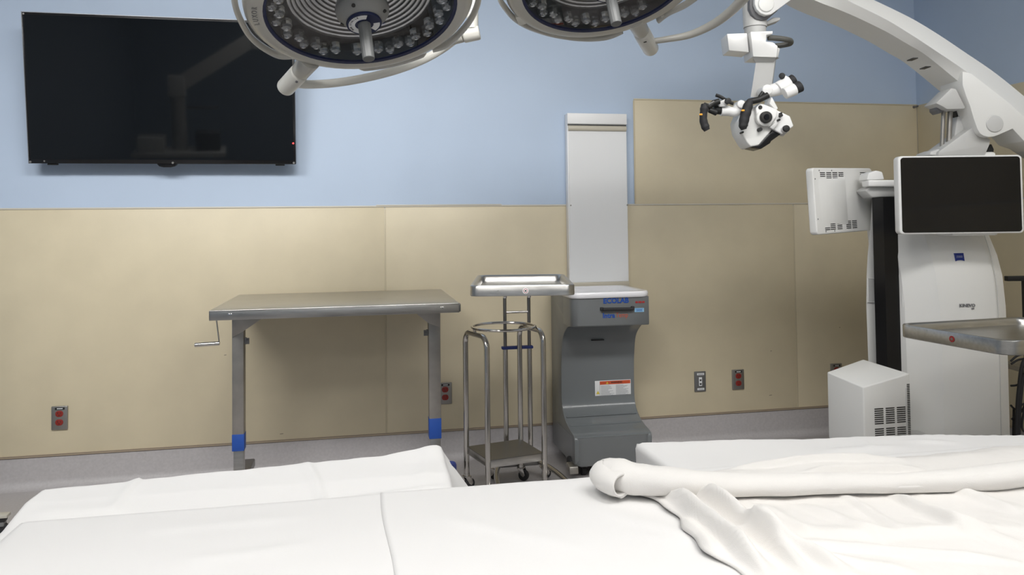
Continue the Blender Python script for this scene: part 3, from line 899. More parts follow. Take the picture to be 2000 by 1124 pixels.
# ================================================================== surgical lamps
def lamp_frame(px_, py_, d, tx, ratio):
    c = dep(px_, py_, d)
    r = ray(px_, py_).normalized()
    t = CR*tx - CU*math.sqrt(1-tx*tx)
    t = (t-r*t.dot(r)).normalized()
    s_ = math.sqrt(1-ratio*ratio)
    n = (-r*ratio+t*s_).normalized()
    v = (r*s_+t*ratio).normalized()
    u = v.cross(n).normalized()
    if u.dot(CR) < 0: u = -u
    return c, u, v, n
def surgical_lamp(label, c, u, v, n, rails, gaps, kind):
    L = lambda a, b, h=0: c+u*a+v*b-n*h        # h: up into the housing
    Pq = lambda r, deg, h=0: L(r*math.cos(math.radians(deg)), r*math.sin(math.radians(deg)), h)
    top = Vector((c.x, c.y, ZC))
    t = thing('surgical_lamp', c, label, 'surgical lamp', None)
    ax = -n
    MB().lathe([(.302, -.002), (.304, -.006), (.330, -.007), (.347, -.001), (.360, .016), (.363, .035), (.357, .055), (.335, .09), (.27, .135), (.15, .165), (.001, .172)], c, u, v, ax, 72).build('housing', 'enamel', t, smooth=50)
    MB().lathe([(.2925, .004), (.294, -.004), (.3005, -.007), (.3045, -.0062), (.303, .006)], c, u, v, ax, 72).build('gasket', 'navy', t, smooth=50)
    MB().lathe([(.001, .0), (.294, .0)], c, u, v, ax, 64).build('glass_pane', 'lamp_pane', t)
    MB().lathe([(.299, .004), (.298, .042), (.232, .050)], c, u, v, ax, 64).build('lens_tray', 'black_panel', t, smooth=30)
    pr = []
    N = 12
    for i in range(N):
        r0 = .234-(.234-.075)*i/N
        r1 = .234-(.234-.075)*(i+1)/N
        h0 = .050+.080*(i/N)
        pr.append(((r0, h0), (r0-.0035, h0+.005), (r1, h0+.080/N)))
    q, g_ = MB(), MB()
    for i, (a_, b_, c_) in enumerate(pr):
        g_.lathe([a_, b_], c, u, v, ax, 72)
        q.lathe([b_, (b_[0]*.5+c_[0]*.5, b_[1]*.5+c_[1]*.5-.0015), c_], c, u, v, ax, 72)
    rf = q.build('reflector', 'mirror_steps', t, smooth=60)
    g_.build('reflector_grooves', 'reflector_dark', rf, smooth=60)
    # lens capsules
    cap = None
    nl = 44
    for i in range(nl):
        a = 360*i/nl
        if any(g0 <= a <= g1 for g0, g1 in gaps): continue
        r = .279 if i % 2 else .259
        p = Pq(r, a, .006)
        if cap is None:
            q = MB()
            q.lathe([(.0005, .002), (.009, .0), (.0165, .004), (.0200, .012), (.0190, .024), (.0200, .034), (.012, .036), (.0005, .036)], p, u, v, ax, 9)
            cap = q.build('lens', 'capsule_glass', t, smooth=0)
            cap0 = p
            core = MB().lathe([(.0005, .0), (.0055, -.001), (.007, .002), (.0005, .003)], p, u, v, ax, 8).build('lens_core', 'chrome', cap, smooth=0)
        else:
            o = cap.copy()
            col.objects.link(o)
            o.parent = t
            o.location = p-cap0
            k = core.copy()
            col.objects.link(k)
            k.parent = o
    # hub, label and handle
    MB().lathe([(.001, .135), (.058, .135), (.058, .028), (.001, .028)], c, u, v, ax, 40).build('hub_collar', 'black_matte', t, smooth=40)
    hub = MB().lathe([(.001, .032), (.070, .032), (.082, .024), (.086, .008), (.083, -.010), (.074, -.022), (.060, -.034), (.052, -.040), (.001, -.040)], c, u, v, ax, 48).build('hub', 'hub_gray', t, smooth=50)
    MB().lathe([(.001, -.038), (.054, -.038), (.0565, -.044), (.055, -.050), (.001, -.050)], c, u, v, ax, 40).build('hub_disc', 'navy', t, smooth=40)
    for a0, a1 in ((math.radians(95), math.radians(285)), (math.radians(-5), math.radians(48))):
        MB().lathe([(.029, -.0502), (.029, -.0512), (.049, -.0512), (.049, -.0502)], c, u, v, ax, 24, a0, a1, True).build('hub_label', 'label_white', t, smooth=0)
    q = MB()
    for i in range(11):
        a = 150+i*9.5
        p = Pq(.043, a, -.0513)
        rd = (u*math.cos(math.radians(a))+v*math.sin(math.radians(a)))
        tg = (-u*math.sin(math.radians(a))+v*math.cos(math.radians(a)))
        ch = 'NON STERILE'[i]
        if ch != ' ':
            text(ch, 'lettering', 'label_black', t, p, tg, rd, .0085, .0004, .0004)
    for a in (250, 340, 70, 160):
        p = Pq(.072, a, -.022)
        MB().cyl(p, p+n*.004+(p-c-n*.022).normalized()*.002, .0062, None, 12).build('hub_screw', 'black_matte', t)
    MB().cyl(c+n*.045, c+n*.178, .0205, .019, 14, bev=.003).build('handle', 'handle_gray', t, smooth=20)
    # lettering on the rim
    if kind == 1:
        for i, ch in enumerate('LUXOR'):
            a = 178.5+i*3.6
            rd = (u*math.cos(math.radians(a))+v*math.sin(math.radians(a)))
            tg = (-u*math.sin(math.radians(a))+v*math.cos(math.radians(a)))
            text(ch, 'lettering', 'hub_gray', t, Pq(.328, a, -.0076), tg, rd, .022, .0006, .0006)
    # grip rails
    for a0, a1, rb in [r_ for r_ in rails if len(r_) == 3 and not isinstance(r_[0], tuple)]:
        pts = []
        K = 28
        for i in range(K+1):
            f = i/K
            e = min(1, math.sin(PI*f)*2.2)
            e = e*e*(3-2*e)
            pts.append(Pq(.340+(rb-.340)*e, a0+(a1-a0)*f, .030-.012*e))
        MB().tube(pts, .0095, 12, flat=1.5, up=n).build('grip_rail', 'enamel', t)
    def onp(x, y, h=.016):            # survey: where the line of sight meets the lamp's own plane
        r = ray(x, y)
        o = c-n*h
        return CAM+r*((o-CAM).dot(n)/r.dot(n))
    for r_ in rails:
        if isinstance(r_[0], tuple):
            MB().tube(spline([onp(x, y) for x, y in r_], 6), .0095, 12, flat=1.5, up=n).build('grip_rail', 'enamel', t)
    return t, L, onp


c1_, u1, v1, n1 = lamp_frame(708, 22, 2.45, .13, .575)
lamp1, L1, O1 = surgical_lamp('big round surgical lamp hanging in front of the television', c1_, u1, v1, n1,
                              [((472, -60), (458, -25), (460, 12), (474, 47), (491, 73), (515, 93), (545, 108), (575, 108)), ((905, -75), (930, -40), (935, -5), (926, 25), (912, 48), (890, 72), (868, 89), (845, 96)), (52, 100, .372)], [(104, 113), (300, 310)], 1)
# pivot barrels, quarter yoke and hanging arm of lamp 1
MB().cyl(O1(606, 116, .018), O1(587, 140, .018), .038, .033, 24, bev=.003).build('pivot_socket', 'enamel', lamp1)
MB().cyl(O1(586.3, 140.7, .018), O1(556, 173, .018), .0345, .0335, 28, bev=.010).build('pivot_barrel', 'enamel_light', lamp1)
MB().cyl(O1(579, 160, -.016), O1(579.6, 160, -.018), .0045, None, 10).build('pivot_screw', 'dark_joint', lamp1)
yk = [O1(572, 162, .018), O1(600, 165, .018), O1(655, 162, .03), O1(720, 151, .045), O1(780, 135, .06), O1(830, 115, .08), O1(865, 95, .095), O1(888, 78, .10)]
MB().tube(spline(yk, 6), .0125, 14, flat=1.35, up=n1).build('yoke_arm', 'enamel_light', lamp1)
MB().cyl(O1(872, 80, .100), O1(903, 70, .100), .021, .025, 22, bev=.003).build('pivot_socket', 'enamel', lamp1)
MB().cyl(O1(904, 70, .100), O1(937, 63, .100), .028, .028, 24, bev=.007).build('pivot_barrel', 'enamel_light', lamp1)
bq = O1(923, 64, .100)
HUB = Vector((.40, -1.25, 0))
MB().tube(spline([bq+ZU*.015, bq+ZU*.15, bq+ZU*.42, bq+ZU*.50+(HUB-bq).normalized()*.0, Vector((bq.x-.05, bq.y+.05, 2.52)), Vector((HUB.x, HUB.y, 2.56))], 6), .022, 14).build('hanging_arm', 'enamel_light', lamp1)
MB().cyl((HUB.x, HUB.y, 2.48), (HUB.x, HUB.y, ZC-.06), .045, None, 24).build('ceiling_tube', 'enamel_light', lamp1)
MB().cyl((HUB.x, HUB.y, ZC-.07), (HUB.x, HUB.y, ZC), .15, .17, 32, bev=.01).build('ceiling_canopy', 'enamel_light', lamp1)

c2_, u2, v2, n2 = lamp_frame(1186, -37, 2.68, .21, .575)
lamp2, L2, O2 = surgical_lamp('round surgical lamp beside the microscope arm, its curved arm rising to one side', c2_, u2, v2, n2,
                              [((985, -40), (976, -6), (989, 18), (1008, 38), (1038, 54), (1085, 68), (1140, 75), (1185, 72), (1215, 60)), ((1285, 40), (1305, 25), (1340, 8), (1372, -18), (1385, -50))], [(44, 58), (200, 212)], 2)
MB().box(O2(1017, 36, .010), (.030, .055, .024), (u2, v2, n2), bev=.003).build('rail_block', 'enamel_light', lamp2)
MB().box(O2(1294, 31), (.012, .024, .018), (u2, v2, n2), bev=.003).build('rail_end', 'enamel_light', lamp2)
MB().cyl(O2(1240, 38, .016), O2(1252, 61, .016), .036, .032, 24, bev=.003).build('pivot_socket', 'enamel', lamp2)
MB().cyl(O2(1252.5, 62, .016), O2(1272, 97, .016), .034, .033, 26, bev=.010).build('pivot_barrel', 'enamel_light', lamp2)
MB().box(O2(1260, 82, -.018), (.012, .004, .004), (u2, v2, n2)).build('pivot_mark', 'label_black', lamp2)
yk2 = [O2(1270, 81), O2(1300, 77), O2(1350, 67), O2(1400, 43), O2(1440, 10), O2(1470, -30), O2(1478, -75)]
endp = yk2[-1]
HUB2 = Vector((1.15, -1.15, 0))
yk2 += [Vector((endp.x-.03, endp.y+.05, endp.z+.22)), Vector((HUB2.x, HUB2.y, 2.66))]
MB().tube(spline(yk2, 6), [.012]*4+[.012+.010*min(1, i/26) for i in range(45)], 14, flat=1.2).build('yoke_arm', 'enamel', lamp2)
MB().cyl((HUB2.x, HUB2.y, 2.58), (HUB2.x, HUB2.y, ZC-.06), .045, None, 24).build('ceiling_tube', 'enamel_light', lamp2)
MB().cyl((HUB2.x, HUB2.y, ZC-.07), (HUB2.x, HUB2.y, ZC), .15, .17, 32, bev=.01).build('ceiling_canopy', 'enamel_light', lamp2)

# ================================================================== surgical microscope on its floor stand
D0 = 3.45
so = dep(1850, 700, D0+.2)
sc = thing('surgical_microscope', (so.x, so.y, 0), 'white floor-standing surgical microscope with arched arm and two monitors', 'microscope')
def S(px_, d, z):                       # machine frame: image column at distance d, height z
    p = CAM+RH*((px_-1000)/FPX*d)+FH*d
    return Vector((p.x, p.y, z))
def zof(py_, d, px_=1850): return dep(px_, py_, d).z
# front shell: rounded barrel-like housing
rows = [(425, 1757, 1944, .03), (455, 1757, 1950, .02), (500, 1765, 1962, .0), (540, 1770, 1968, -.012), (600, 1775, 1971, -.018), (700, 1777, 1972, -.018), (860, 1778, 1973, -.012), (960, 1778, 1973, 0.0)]
rings = []
for y, xl, xr, f in rows:
    z = max(.10, zof(y, D0))
    d = D0
    k = (xr-xl)
    sec = [(1757, .30), (1757, .10), (1757+(xl-1757)*.7, .055), (xl+6, .042), (xl+k*.22, .012), (xl+k*.26, .0), (xl+k*.5, -.008), (xl+k*.80, .0), (xl+k*.84, .008), (xr-4, .05), (xr, .10), (xr, .30)]
    rings.append([S(xx, d, z)+FH*(b_+f) for xx, b_ in sec])
MB().loft(rings).build('front_cabinet', 'white_plastic', sc, smooth=28)
q = MB()
for xx in (1939.5,):
    q.tube(spline([S(xx-14, D0, zof(455, D0))+FH*.024, S(xx-4, D0, zof(520, D0))+FH*-.002, S(xx, D0, zof(600, D0))+FH*-.013, S(xx, D0, zof(860, D0))+FH*-.008], 6), .0016, 6)
q.build('shell_seam', 'white_gray', sc)
# rear shell
rr_ = [(380, 1703), (420, 1701), (460, 1697), (500, 1692), (540, 1689), (600, 1687), (700, 1688), (860, 1690), (960, 1690)]
D1 = 3.62
rings = []
for y, xl in rr_:
    z = max(.10, zof(y, D1, 1690))
    rings.append([S(xl, D1, z), S(xl+3, D1+.10, z), S(xl+22, D1+.26, z), S(1880, D1+.26, z), S(1900, D1, z)])
MB().loft(rings).build('rear_cabinet', 'white_plastic', sc, smooth=30)
# dark channel between the shells
zt_c, zb_c = zof(386, 3.52, 1730), .12
sec = [(1709, .12), (1703.5, .03), (1725, -.03), (1752, -.015), (1757, .05), (1760, .12)]
MB().loft([[S(xx, 3.52+b_, z) for xx, b_ in sec] for z in (zb_c, zt_c)]).build('dark_channel', 'black_panel', sc, smooth=20)
for (x0, x1, y0, y1, d_) in ((1691, 1703, 544, 590, 3.612), (1758, 1771, 551, 600, 3.495)):
    c = [S(x0, d_, zof(y0, d_, x0)), S(x1, d_, zof(y0, d_, x1)), S(x1, d_, zof(y1, d_, x1)), S(x0, d_, zof(y1, d_, x0))]
    q = MB()
    q.tube([c[1], c[0], c[3], c[2]], .003, 8)
    gr = q.build('grip_frame', 'white_bright', sc)
    MB().prism(c, FH*.006).build('grip_recess', 'white_gray', gr)
# vented box
bt = [dep(1615, 727, 3.42), dep(1686, 757, 3.22), dep(1777, 730, 3.27), dep(1686, 702, 3.50)]
bb = .30
q = MB()
q.loft([[Vector((p.x, p.y, bb)) for p in bt], bt])
q.bm.normal_update()
q._bevel(set(), .006, 3)
vbx = q.build('power_box', 'white_plastic', sc)
fa, fb = bt[1], bt[2]
fd = (fb-fa)
fd.z = 0
fl_ = fd.length
fd.normalize()
fn = Vector((fd.y, -fd.x, 0))
if fn.dot(CAM-fa) < 0: fn = -fn
q = MB()
for z0, nr in ((zof(797.5, 3.245, 1730), 8), (zof(836.5, 3.245, 1730), 8)):
    for r in range(nr):
        for cc in range(3):
            q.box(fa+fd*(fl_*(.315+.237*cc))+ZU*(z0-.0088*r-fa.z)+fn*.0002, (fl_*.185, .003, .0040), (fd, fn, ZU))
q.build('vent_slots', 'label_black', vbx)
q = MB()
for r in range(34):
    q.box(fa+fd*(fl_*.955)+ZU*(.565-.0076*r-fa.z)+fn*.0002, (fl_*.055, .003, .0038), (fd, fn, ZU))
q.build('vent_slots', 'label_black', vbx)
q = MB()
q.box(fa+fd*(fl_*.90)+ZU*((.56+bb)/2-fa.z)+fn*.0005, (.0015, .002, .56-bb-.02), (fd, fn, ZU))
q.build('box_seam', 'white_gray', vbx)
# base with wheels
pb_ = S(1850, D0+.18, 0)
q = MB().box((pb_.x, pb_.y, .11), (.66, .62, .06), (RH, FH, ZU), bev=.02, seg=3)
q.build('base', 'white_gray', sc)
pbx = (bt[0]+bt[1]+bt[2]+bt[3])/4
MB().box((pbx.x+.12, pbx.y, .2), (.34, .2, .24), (RH, FH, ZU), bev=.01).build('box_support', 'white_gray', sc)
for a, b in ((-.28, -.26), (.28, -.26), (-.28, .26), (.28, .26)):
    p = pb_+RH*a+FH*b
    MB().cyl(Vector((p.x, p.y, .045))-RH*.02, Vector((p.x, p.y, .045))+RH*.02, .045, None, 24, bev=.006).build('caster_wheel', 'black_rubber', sc)
    MB().box((p.x, p.y, .08), (.06, .06, .03), (RH, FH, ZU), bev=.006).build('caster_plate', 'caster_gray', sc)
# emblem and lettering on the front shell
ZEF = D0-.0275
def onfront(x, y, e=0): return S(x, ZEF-e, zof(y, ZEF, x))
ep = [S(x, D0-.014, zof(y, D0-.014, x)) for x, y in ((1862, 495), (1879, 494.5), (1881, 510), (1876, 508.6), (1871.5, 508.4), (1867, 509), (1863.5, 510.5))]
em = MB().prism(ep, FH*.014).build('emblem', 'zeiss_blue', sc)
text('ZEISS', 'emblem_lettering', 'pale_print', em, S(1871, D0-.0143, zof(501.8, D0-.014, 1871)), RH, ZU, .012, .0008, .0002)
text('KINEVO', 'lettering', 'dark_joint', sc, onfront(1883.5, 596.8, .0), RH, ZU, .0195, .002, .0004)
text('900', 'lettering', 'dark_joint', sc, onfront(1894, 602.8, .0), RH, ZU, .008, .002, .0002)
# front monitor
DM = 3.30
mz0, mz1 = dep(1876, 457, DM).z, dep(1876, 303.5, DM).z
ml, mr = S(1756, DM, 0), S(1999.5, DM, 0)
mcn = (ml+mr)/2
mcn.z = (mz0+mz1)/2
mw = (mr-ml).length
tilt = Vector((0, 0, 1))
MB().prism([p for p in rrect(mcn, RH, ZU, mw/2, (mz1-mz0)/2, .018, 6)], FH*.042, .005, 3).build('monitor_case', 'white_bright', sc)
mon = MB().prism(rrect(mcn-FH*.0015, RH, ZU, mw/2-.011, (mz1-mz0)/2-.007, .013, 6), FH*.002).build('monitor_screen', 'black_gloss', sc)
q = MB().box(mcn+FH*.10, (.14, .13, .12), (RH, FH, ZU), bev=.01)
q.build('monitor_mount', 'white_gray', sc)
# rear monitor, back towards the room
def quad(pts): return [dep(x, y, d) for x, y, d in pts]
ra = quad([(1586, 328, 3.42), (1600, 459, 3.42), (1698, 456, 3.72), (1752, 329, 3.86)])
nrm = (ra[1]-ra[0]).cross(ra[3]-ra[0]).normalized()
if nrm.dot(CAM-ra[0]) < 0: nrm = -nrm
U_ = (ra[3]-ra[0]).normalized()
V_ = nrm.cross(U_).normalized()
if V_.z < 0: V_ = -V_
hgt = (ra[0]-ra[1]).dot(V_)
o0 = ra[0]
WID = .50
def rm(a, b, h=0): return o0+U_*a+V_*(b-hgt)+nrm*h       # a right, b up from bottom
case = rrect(rm(WID/2, hgt/2, -.035), U_, V_, WID/2, hgt/2, .018, 5)
MB().prism(case, nrm*.037, .006, 3).build('rear_monitor_case', 'white_plastic', sc)
q = MB()
q.loft([[rm(a, b, .0) for a, b in ((.035, .045), (.26, .030), (.26, .265), (.035, .255))], [rm(a, b, .012) for a, b in ((.07, .075), (.24, .06), (.24, .235), (.07, .225))]])
q.bm.normal_update()
q.build('rear_monitor_bulge', 'white_plastic', sc)
for gx, nr, up_ in ((.075, 3, 1), (.125, 4, 1), (.175, 4, 1), (.225, 3, 1), (.41, 3, 1), (.45, 3, 1), (.085, 2, 0), (.13, 4, 0), (.185, 4, 0), (.26, 5, 0), (.31, 5, 0)):
    q = MB()
    for r in range(nr):
        q.box(rm(gx, hgt-.022-.008*r if up_ else .020+.008*r, .0022), (.039, .0036, .002), (U_, V_, nrm))
    q.build('vent_slots', 'label_black', sc)
for a, b in ((.014, hgt-.05), (.014, .07), (.05, hgt-.012), (.15, hgt-.012), (.21, hgt-.035), (.07, .012), (.14, .012)):
    MB().cyl(rm(a, b, .0), rm(a, b, .0035), .003, None, 10).build('screw', 'dark_joint', sc)
# monitor bracket arms
DB = 3.50
slab(MB(), [(1693, 352), (1697, 338), (1712, 333), (1724, 336), (1728, 351)], DB, .09, .006, 3).build('bracket_joint', 'white_bright', sc)
slab(MB(), [(1696, 352), (1754, 351.5), (1790, 351.5), (1790, 365), (1697, 364.5)], DB-.01, .07, .006, 3).build('bracket_arm', 'white_bright', sc)
slab(MB(), [(1700, 365), (1790, 365), (1790, 384), (1703, 386), (1690, 372)], DB+.02, .10, .006, 3).build('bracket_block', 'white_gray', sc)

# ---- arched arm: side face, upper bevel, underside
DA = 3.28
Tt = [(1494, -50), (1540, -78), (1600, -78), (1660, -22), (1706.8, 0), (1760, 25.5), (1794.8, 44), (1840, 72), (1882.9, 101), (1941.6, 141), (2000, 188), (2060, 240), (2090, 290)]
C1 = [(1491, -38), (1538, -62), (1592, -60), (1630, -15), (1664, 5), (1700, 22.5), (1736, 41), (1780, 68), (1824, 97), (1897.5, 147), (1971, 205.5), (2030, 258), (2065, 305)]
C2 = [(1500, -20), (1530, -35), (1565, -12), (1600, 4.5), (1632, 16.5), (1662.7, 29), (1700, 46.5), (1736, 64.6), (1772, 86), (1809.5, 108.6), (1880, 166)]
W_ = .17
def arc(pts, k=5): return [(p.x, p.y) for p in spline([Vector((x, y, 0)) for x, y in pts], k)]
tA, c1A = arc(Tt), arc(C1)
top_face = [dep(x, y, DA+.035) for x, y in tA]
cr1 = [dep(x, y, DA) for x, y in c1A]
n_ = len(tA)
low = []
C2x = C2+[(1897, 212), (1909, 252)]
c2A = arc(C2+[(1940, 215), (1990, 262)], 5)
n2_ = len(c2A)
def resample(pts, n):
    P = [Vector((x, y, 0)) for x, y in pts]
    L = [0]
    for a, b in zip(P[:-1], P[1:]): L.append(L[-1]+(b-a).length)
    out = []
    for i in range(n):
        s_ = L[-1]*i/(n-1)
        k = 0
        while k < len(L)-2 and L[k+1] < s_: k += 1
        f = (s_-L[k])/max(1e-6, L[k+1]-L[k])
        q_ = P[k].lerp(P[k+1], f)
        out.append((q_.x, q_.y))
    return out
NN = 44
tR, cR_, lR = resample(tA, NN), resample(c1A, NN), resample(c2A, NN)
rings = []
for i in range(NN):
    p_t = dep(*tR[i], DA+.10)
    p_c = dep(*cR_[i], DA)
    p_l = dep(*lR[i], DA+.035)
    rings.append([p_t, p_c, p_l, p_l+FH*W_, p_c+FH*(W_+.03), p_t+FH*.06])
MB().loft(rings).build('arched_arm', 'white_plastic', sc, smooth=24)
# pivot cheek
cheek = [(1880, 166), (1887, 188), (1894.6, 207), (1902, 232), (1909, 252), (1914, 261), (1921, 265.6), (1931, 268), (1941.6, 267), (1950, 264), (1978, 252), (2000, 276), (2040, 290), (2030, 255), (1971, 200), (1897.5, 143), (1880, 140)]
slab(MB(), cheek, DA-.002, W_+.004, .004).build('pivot_cheek', 'white_plastic', sc, smooth=24)
slab(MB(), [(1978, 253), (2002, 278), (2050, 285), (2050, 262), (2000, 250)], DA+.01, W_-.02, .003).build('arm_tail', 'arm_gray', sc)
pc = dep(1942, 242, DA)
MB().cyl(pc-FH*.006, pc+FH*.01, .0375, None, 36, bev=.005).build('pivot_cap', 'white_gray', sc)
for x, y in ((1782, 110), (1807, 126.5)):
    p = dep(x, y+6, DA+.03)
    MB().box(p, (.022, .05, .004), ((RH+ZU*.0).normalized(), FH, ZU)).build('arm_slot', 'label_black', sc)
# bracket under the pivot
slab(MB(), [(1832, 304), (1834, 296), (1899, 249), (1906, 258), (1935, 272), (1933, 283), (1924, 304)], DA+.03, .13, .004).build('pivot_bracket', 'arm_gray', sc)
slab(MB(), [(1828, 202), (1858, 172), (1868, 174), (1886, 210), (1884, 213), (1850, 213.5), (1841, 208)], DA+.02, .10, .004).build('linkage_plate', 'arm_gray', sc)
slab(MB(), [(1829, 204), (1843, 201), (1846, 216), (1836, 222), (1829, 216)], DA+.06, .06, .004).build('linkage_joint', 'dark_joint', sc)
for xa_, xb_ in ((1837, 1845), (1849, 1859)):
    q = MB().tube([dep((xa_+xb_)/2+2, 212, DA+.09), dep((xa_+xb_)/2-2, 300, DA+.09)], (xb_-xa_)/2*DA/FPX, 12)
    q.build('linkage_rod', 'steel_worn', sc)
slab(MB(), [(1865, 212), (1890, 212), (1893, 226), (1868, 228)], DA+.10, .06, .003).build('linkage_block', 'black_matte', sc)
slab(MB(), [(1870, 228), (1890, 224), (1892, 250), (1868, 275), (1864, 268)], DA+.09, .07, .004).build('linkage_cover', 'white_gray', sc)
slab(MB(), [(1818, 297), (1834, 291), (1842, 303), (1816, 303)], DA+.05, .12, .003).build('linkage_foot', 'white_gray', sc)
slab(MB(), [(1926, 304), (1933, 283), (1937, 281), (1942, 292), (1940, 304)], DA+.08, .05, .004).build('cable_cover', 'black_matte', sc)
# column from cabinet up to the pivot bracket
cp = S(1885, DA+.10, 0)
MB().box((cp.x, cp.y, (zof(460, D0)+zof(296, DA))/2), (.20, .14, zof(296, DA)-zof(460, D0)), (RH, FH, ZU), bev=.01).build('upper_column', 'white_plastic', sc)

# ---- front joint and hanging microscope head
DH = 3.18
slab(MB(), [(1475, -60), (1474, 8), (1478, 18), (1486, 26), (1496, 29.5), (1506, 28), (1515, 22), (1546, -1), (1580, -30), (1560, -70)], DA-.01, .03, .004).build('front_cheek', 'white_bright', sc, smooth=24)
pc = dep(1496.5, 7.5, DA-.012)
MB().cyl(pc-FH*.004, pc+FH*.01, .0345, None, 36, bev=.005).build('pivot_cap', 'white_plastic', sc)
slab(MB(), [(1464, -60), (1464, 16), (1468, 28), (1476, 37), (1488, 40), (1500, 37), (1520, 20), (1540, -40)], DA+.022, .06, .006, 3).build('joint_body', 'dark_joint', sc)
pcol = dep(1476, 40, DA+.07)
cx_ = dep(1475, 60, DA+.08)
MB().cyl(Vector((cx_.x, cx_.y, dep(1475, 54, DA+.08).z)), Vector((cx_.x, cx_.y, dep(1475, -60, DA+.08).z)), .050, .055, 32).build('swivel_column', 'white_gray', sc)
MB().cyl(Vector((cx_.x, cx_.y, dep(1475, 75, DA+.08).z)), Vector((cx_.x, cx_.y, dep(1475, 54.5, DA+.08).z)), .046, None, 32).build('swivel_ring', 'arm_gray', sc)
slab(MB(), [(1495, 44), (1500, 48), (1524, 39), (1524, 34), (1510, 34)], DA+.06, .06, .003).build('stop_lug', 'arm_gray', sc)
slab(MB(), [(1420, 66), (1459, 64.5), (1463, 102), (1424, 98.5)], DH+.03, .10, .002).build('side_block', 'white_bright', sc)
slab(MB(), [(1466, 62), (1509.5, 60.5), (1509, 66.5), (1497, 68), (1496.5, 81), (1510, 82.5), (1519, 90), (1517, 112), (1471, 110.5)], DH, .12, .002).build('centre_block', 'white_bright', sc)
q = MB()
q.loft([[dep(x, y, d_) for x, y, d_ in ((1470, 111, DH+.004), (1517, 112.5, DH+.004), (1523, 113, DH+.12), (1460, 108, DH+.12))],
        [dep(x, y, d_) for x, y, d_ in ((1476, 122, DH+.03), (1510, 122, DH+.03), (1514, 118, DH+.10), (1468, 117, DH+.10))]])
q.build('block_skirt', 'arm_gray', sc, smooth=0)
slab(MB(), [(1519, 92), (1524, 95), (1520, 112), (1517, 111)], DH+.02, .06, .002).build('block_side', 'arm_gray', sc)
hp = [dep(1500, 74, DH+.04), dep(1515, 74.5, DH+.04), dep(1535, 77, DH+.045), dep(1544, 80, DH+.07), dep(1543, 85, DH+.10), dep(1530, 88, DH+.11), dep(1515, 90, DH+.11)]
MB().tube(spline(hp, 6), .0115, 14).build('push_handle', 'bar_gray', sc)
q = MB()
q.loft([[dep(x, y, DH+d_) for x, y, d_ in ((1477, 118, .03), (1514, 118, .03), (1516, 116, .10), (1480, 116, .10))],
        [dep(x, y, DH+d_) for x, y, d_ in ((1466, 190, .05), (1504, 190, .05), (1506, 188, .11), (1470, 188, .11))]])
q.build('drop_arm', 'arm_gray', sc, smooth=0)

# head
def Z6(x, y): return (1355+x/6.613, 130+y/6.613)
HD = DH-.06
head = slab(MB(), [Z6(*p) for p in ((640, 560), (850, 500), (1010, 620), (1005, 830), (840, 1018), (735, 1038), (690, 985), (610, 850), (580, 700))], HD+.01, .13, .006, 3).build('head_lower_body', 'white_plastic', sc)
slab(MB(), [Z6(*p) for p in ((850, 465), (1085, 555), (1075, 640), (985, 780), (905, 745), (820, 690), (800, 540))], HD-.012, .10, .005, 3).build('head_front_cover', 'white_bright', sc)
slab(MB(), [Z6(*p) for p in ((1070, 560), (1245, 640), (1293, 770), (1225, 820), (1140, 878), (985, 790), (1050, 680))], HD+.005, .11, .005, 3).build('head_side_body', 'white_bright', sc)
slab(MB(), [Z6(*p) for p in ((980, 785), (1060, 715), (1100, 730), (1030, 815))], HD-.010, .05, .003).build('head_bridge', 'white_gray', sc)
slab(MB(), [Z6(*p) for p in ((975, 480), (1010, 390), (1090, 540), (1060, 560))], HD+.02, .08, .003).build('head_fin', 'white_bright', sc)
slab(MB(), [Z6(*p) for p in ((1005, 826), (1130, 872), (1000, 965), (990, 990), (870, 1066), (745, 1040), (840, 1012))], HD+.015, .10, .003).build('head_objective', 'black_panel', sc)
pl = dep(*Z6(918, 662), HD-.012)
MB().cyl(pl-FH*.006, pl+FH*.02, .034, .036, 32, bev=.003).build('dial_ring', 'white_plastic', sc)
MB().cyl(pl-FH*.022+RH*.001, pl, .0235, .0245, 28, bev=.003).build('dial', 'black_matte', sc)
MB().cyl(pl-FH*.024+RH*.001, pl-FH*.02, .012, None, 20).build('dial_window', 'black_gloss', sc)
for x, y, r in ((858, 528, .0078), (860, 812, .0078), (1130, 632, .006), (1103, 690, .0045), (632, 850, .004), (1128, 605, .004)):
    p = dep(*Z6(x, y), HD-.012)
    MB().cyl(p-FH*.004, p+FH*.03, r, None, 16).build('knob', 'black_matte', sc)
pk = dep(*Z6(1178, 808), HD)
MB().cyl(pk-FH*.022, pk, .0135, None, 20, bev=.003).build('focus_knob', 'black_matte', sc)
MB().cyl(pk-FH*.008, pk+FH*.04-ZU*.01, .0155, None, 20).build('focus_collar', 'white_gray', sc)
# hand grips
def grip(pts, d, name='hand_grip'):
    path = spline([dep(*Z6(x, y), d) for x, y, _ in pts], 6)
    rad = []
    for i in range(len(path)):
        f = i/(len(path)-1)*(len(pts)-1)
        k = min(int(f), len(pts)-2)
        r = pts[k][2]+(pts[k+1][2]-pts[k][2])*(f-k)
        rad.append(r*(1+.03*math.sin(i*1.1)))
    return MB().tube(path, rad, 14).build(name, 'black_rubber', sc, smooth=60)
grip([(735, 430, .010), (705, 500, .019), (675, 590, .021), (650, 690, .020), (640, 770, .018), (650, 815, .010)], HD-.03)
grip([(130, 480, .010), (135, 540, .017), (125, 620, .015), (125, 700, .016), (150, 780, .017), (172, 825, .012)], HD-.01)
for (x, y) in ((635, 568), (92, 620)):
    p = dep(*Z6(x, y), HD-.045)
    MB().box(p, (.012, .006, .007), (RH, FH, ZU), bev=.001).build('grip_mark', 'orange_mark', sc)
